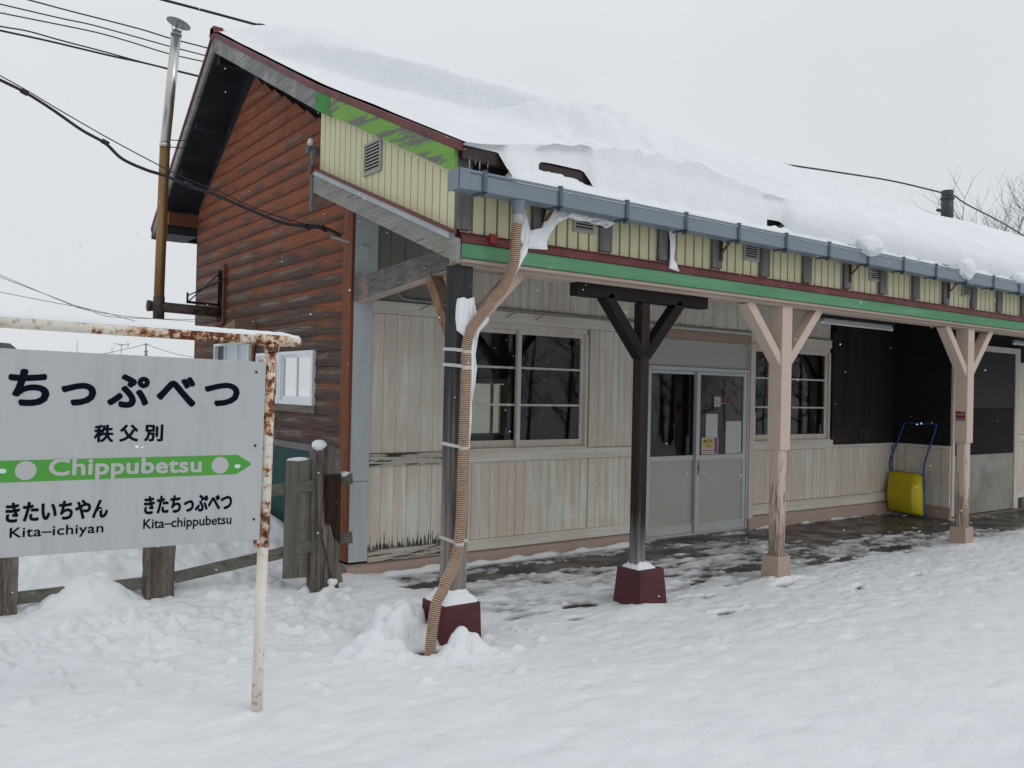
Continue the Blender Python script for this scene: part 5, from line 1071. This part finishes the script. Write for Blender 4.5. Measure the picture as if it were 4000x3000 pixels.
hs_ = thing('distant_house', 'dark grey gabled house far off at the left edge, above the sign board', 'house', tuple(far(20, 1500, 80)))
cpt = far(12, 1338, 80); b = MB(); zc = cpt.z
b.prism([(cpt.x - 3.2, 80, zc - 1.9), (cpt.x + 3.4, 80, zc - 2.6), (cpt.x + .5, 80, zc - .05), (cpt.x - .2, 80, zc)], (0, 9, 0)); b.build('roof', M['roofgrey'], hs_)
b = MB(); b.box(cpt.x - 2.8, cpt.x + 2.8, 80.3, 88.6, -1, zc - 1.9); b.build('wall', M['roofgrey'], hs_)

# ------------------------------------------------------------------ bare tree behind the roof
def branch(b, p, d, l_, r, lev, rr, mi=0):
    pts = [p]; q = Vector(p); dd = Vector(d); n = 4
    for i in range(n):
        dd = (dd + Vector((rr.uniform(-.16, .16), rr.uniform(-.16, .16), rr.uniform(-.06, .16)))).normalized(); q = q + dd * l_ / n; pts.append(q)
    b.tube(pts, [r * (1 - .45 * i / n) for i in range(n + 1)], 5 if lev < 3 else 3, mi, False)
    if lev <= 0: return
    k_ = rr.randint(3, 4) if lev > 1 else rr.randint(2, 4)
    for i in range(k_):
        j = rr.randint(1, n) if i else n; ax = Vector((rr.uniform(-1, 1), rr.uniform(-1, 1), rr.uniform(-.2, .6))).normalized()
        nd = (dd + ax * rr.uniform(.5, 1.0)).normalized(); branch(b, pts[j], nd, l_ * rr.uniform(.58, .8), r * .55 * (1 - .1 * i), lev - 1, rr)
def baretree(loc, h, seed, label, lev=6):
    rr = random.Random(seed); t = thing('bare_tree', label, 'tree', loc); p = Vector(loc); b = MB()
    b.tube([p - Vector((0, 0, .5)), p + Vector((.1, 0, h * .2)), p + Vector((.2, .1, h * .38))], [h * .026, h * .02, h * .016], 10); b.build('trunk', M['bark'], t, True)
    b = MB()
    for i in range(8):
        a = i * 2.4 + rr.uniform(-.3, .3); branch(b, p + Vector((.2, .1, h * (.2 + .022 * i))), Vector((math.cos(a), math.sin(a), rr.uniform(.45, 1.1))).normalized(), h * .24, h * .0075, lev - 1, rr)
    b.build('crown', M['bark'], t)
c_ = at(4160, 830, 18); baretree((c_.x, 18, 0), 14.8, 5, 'leafless dark tree behind the right end of the snowy roof')
# wood across the track, mirrored in the windows
b = MB(); rr = random.Random(21)
for i in range(70):
    x = -12 + i * 1.15 + rr.uniform(-.5, .5); y = rr.uniform(-24, -13); h = rr.uniform(5, 11); p = Vector((x, y, -.8))
    b.tube([p, p + Vector((rr.uniform(-.3, .3), 0, h * .5)), p + Vector((rr.uniform(-.6, .6), 0, h))], [h * .013, h * .009, h * .003], 6, 0, False)
    for k_ in range(9):
        z = h * rr.uniform(.08, .9); a = rr.uniform(0, 6.28); branch(b, p + Vector((0, 0, z)), Vector((math.cos(a), math.sin(a), rr.uniform(.2, .9))).normalized(), h * .17, h * .0045, 2, rr)
w_ = b.build('woodland', M['bark']); w_['kind'] = 'stuff'
# ------------------------------------------------------------------ falling snow
rr = random.Random(77); b = MB()
for i in range(800):
    d = rr.uniform(1.8, 8.5); u, v = rr.uniform(-.1, 4100), rr.uniform(-50, 3000); p = CAM + (RT * ((u - 2000) / FPX) + DN * ((v - 1500) / FPX) + FWD) * d
    if p.z < .05 or p.y > 6.8 or (p.y > 4.6 and p.z > 2.5): continue
    r = rr.uniform(.0013, .0036) * (.6 + d / 9); st = Vector((rr.uniform(-.5, .5), 0, rr.uniform(-.2, .2)))
    o6 = [Vector((1, 0, 0)), Vector((-1, 0, 0)), Vector((0, 1, 0)), Vector((0, -1, 0)), Vector((0, 0, 1)), Vector((0, 0, -1))]
    b.add([p + (q + st * q.z) * r * rr.uniform(.6, 1.3) for q in o6], [(0, 2, 4), (2, 1, 4), (1, 3, 4), (3, 0, 4), (2, 0, 5), (1, 2, 5), (3, 1, 5), (0, 3, 5)])
sf = b.build('falling_snow', M['snow']); sf['kind'] = 'stuff'
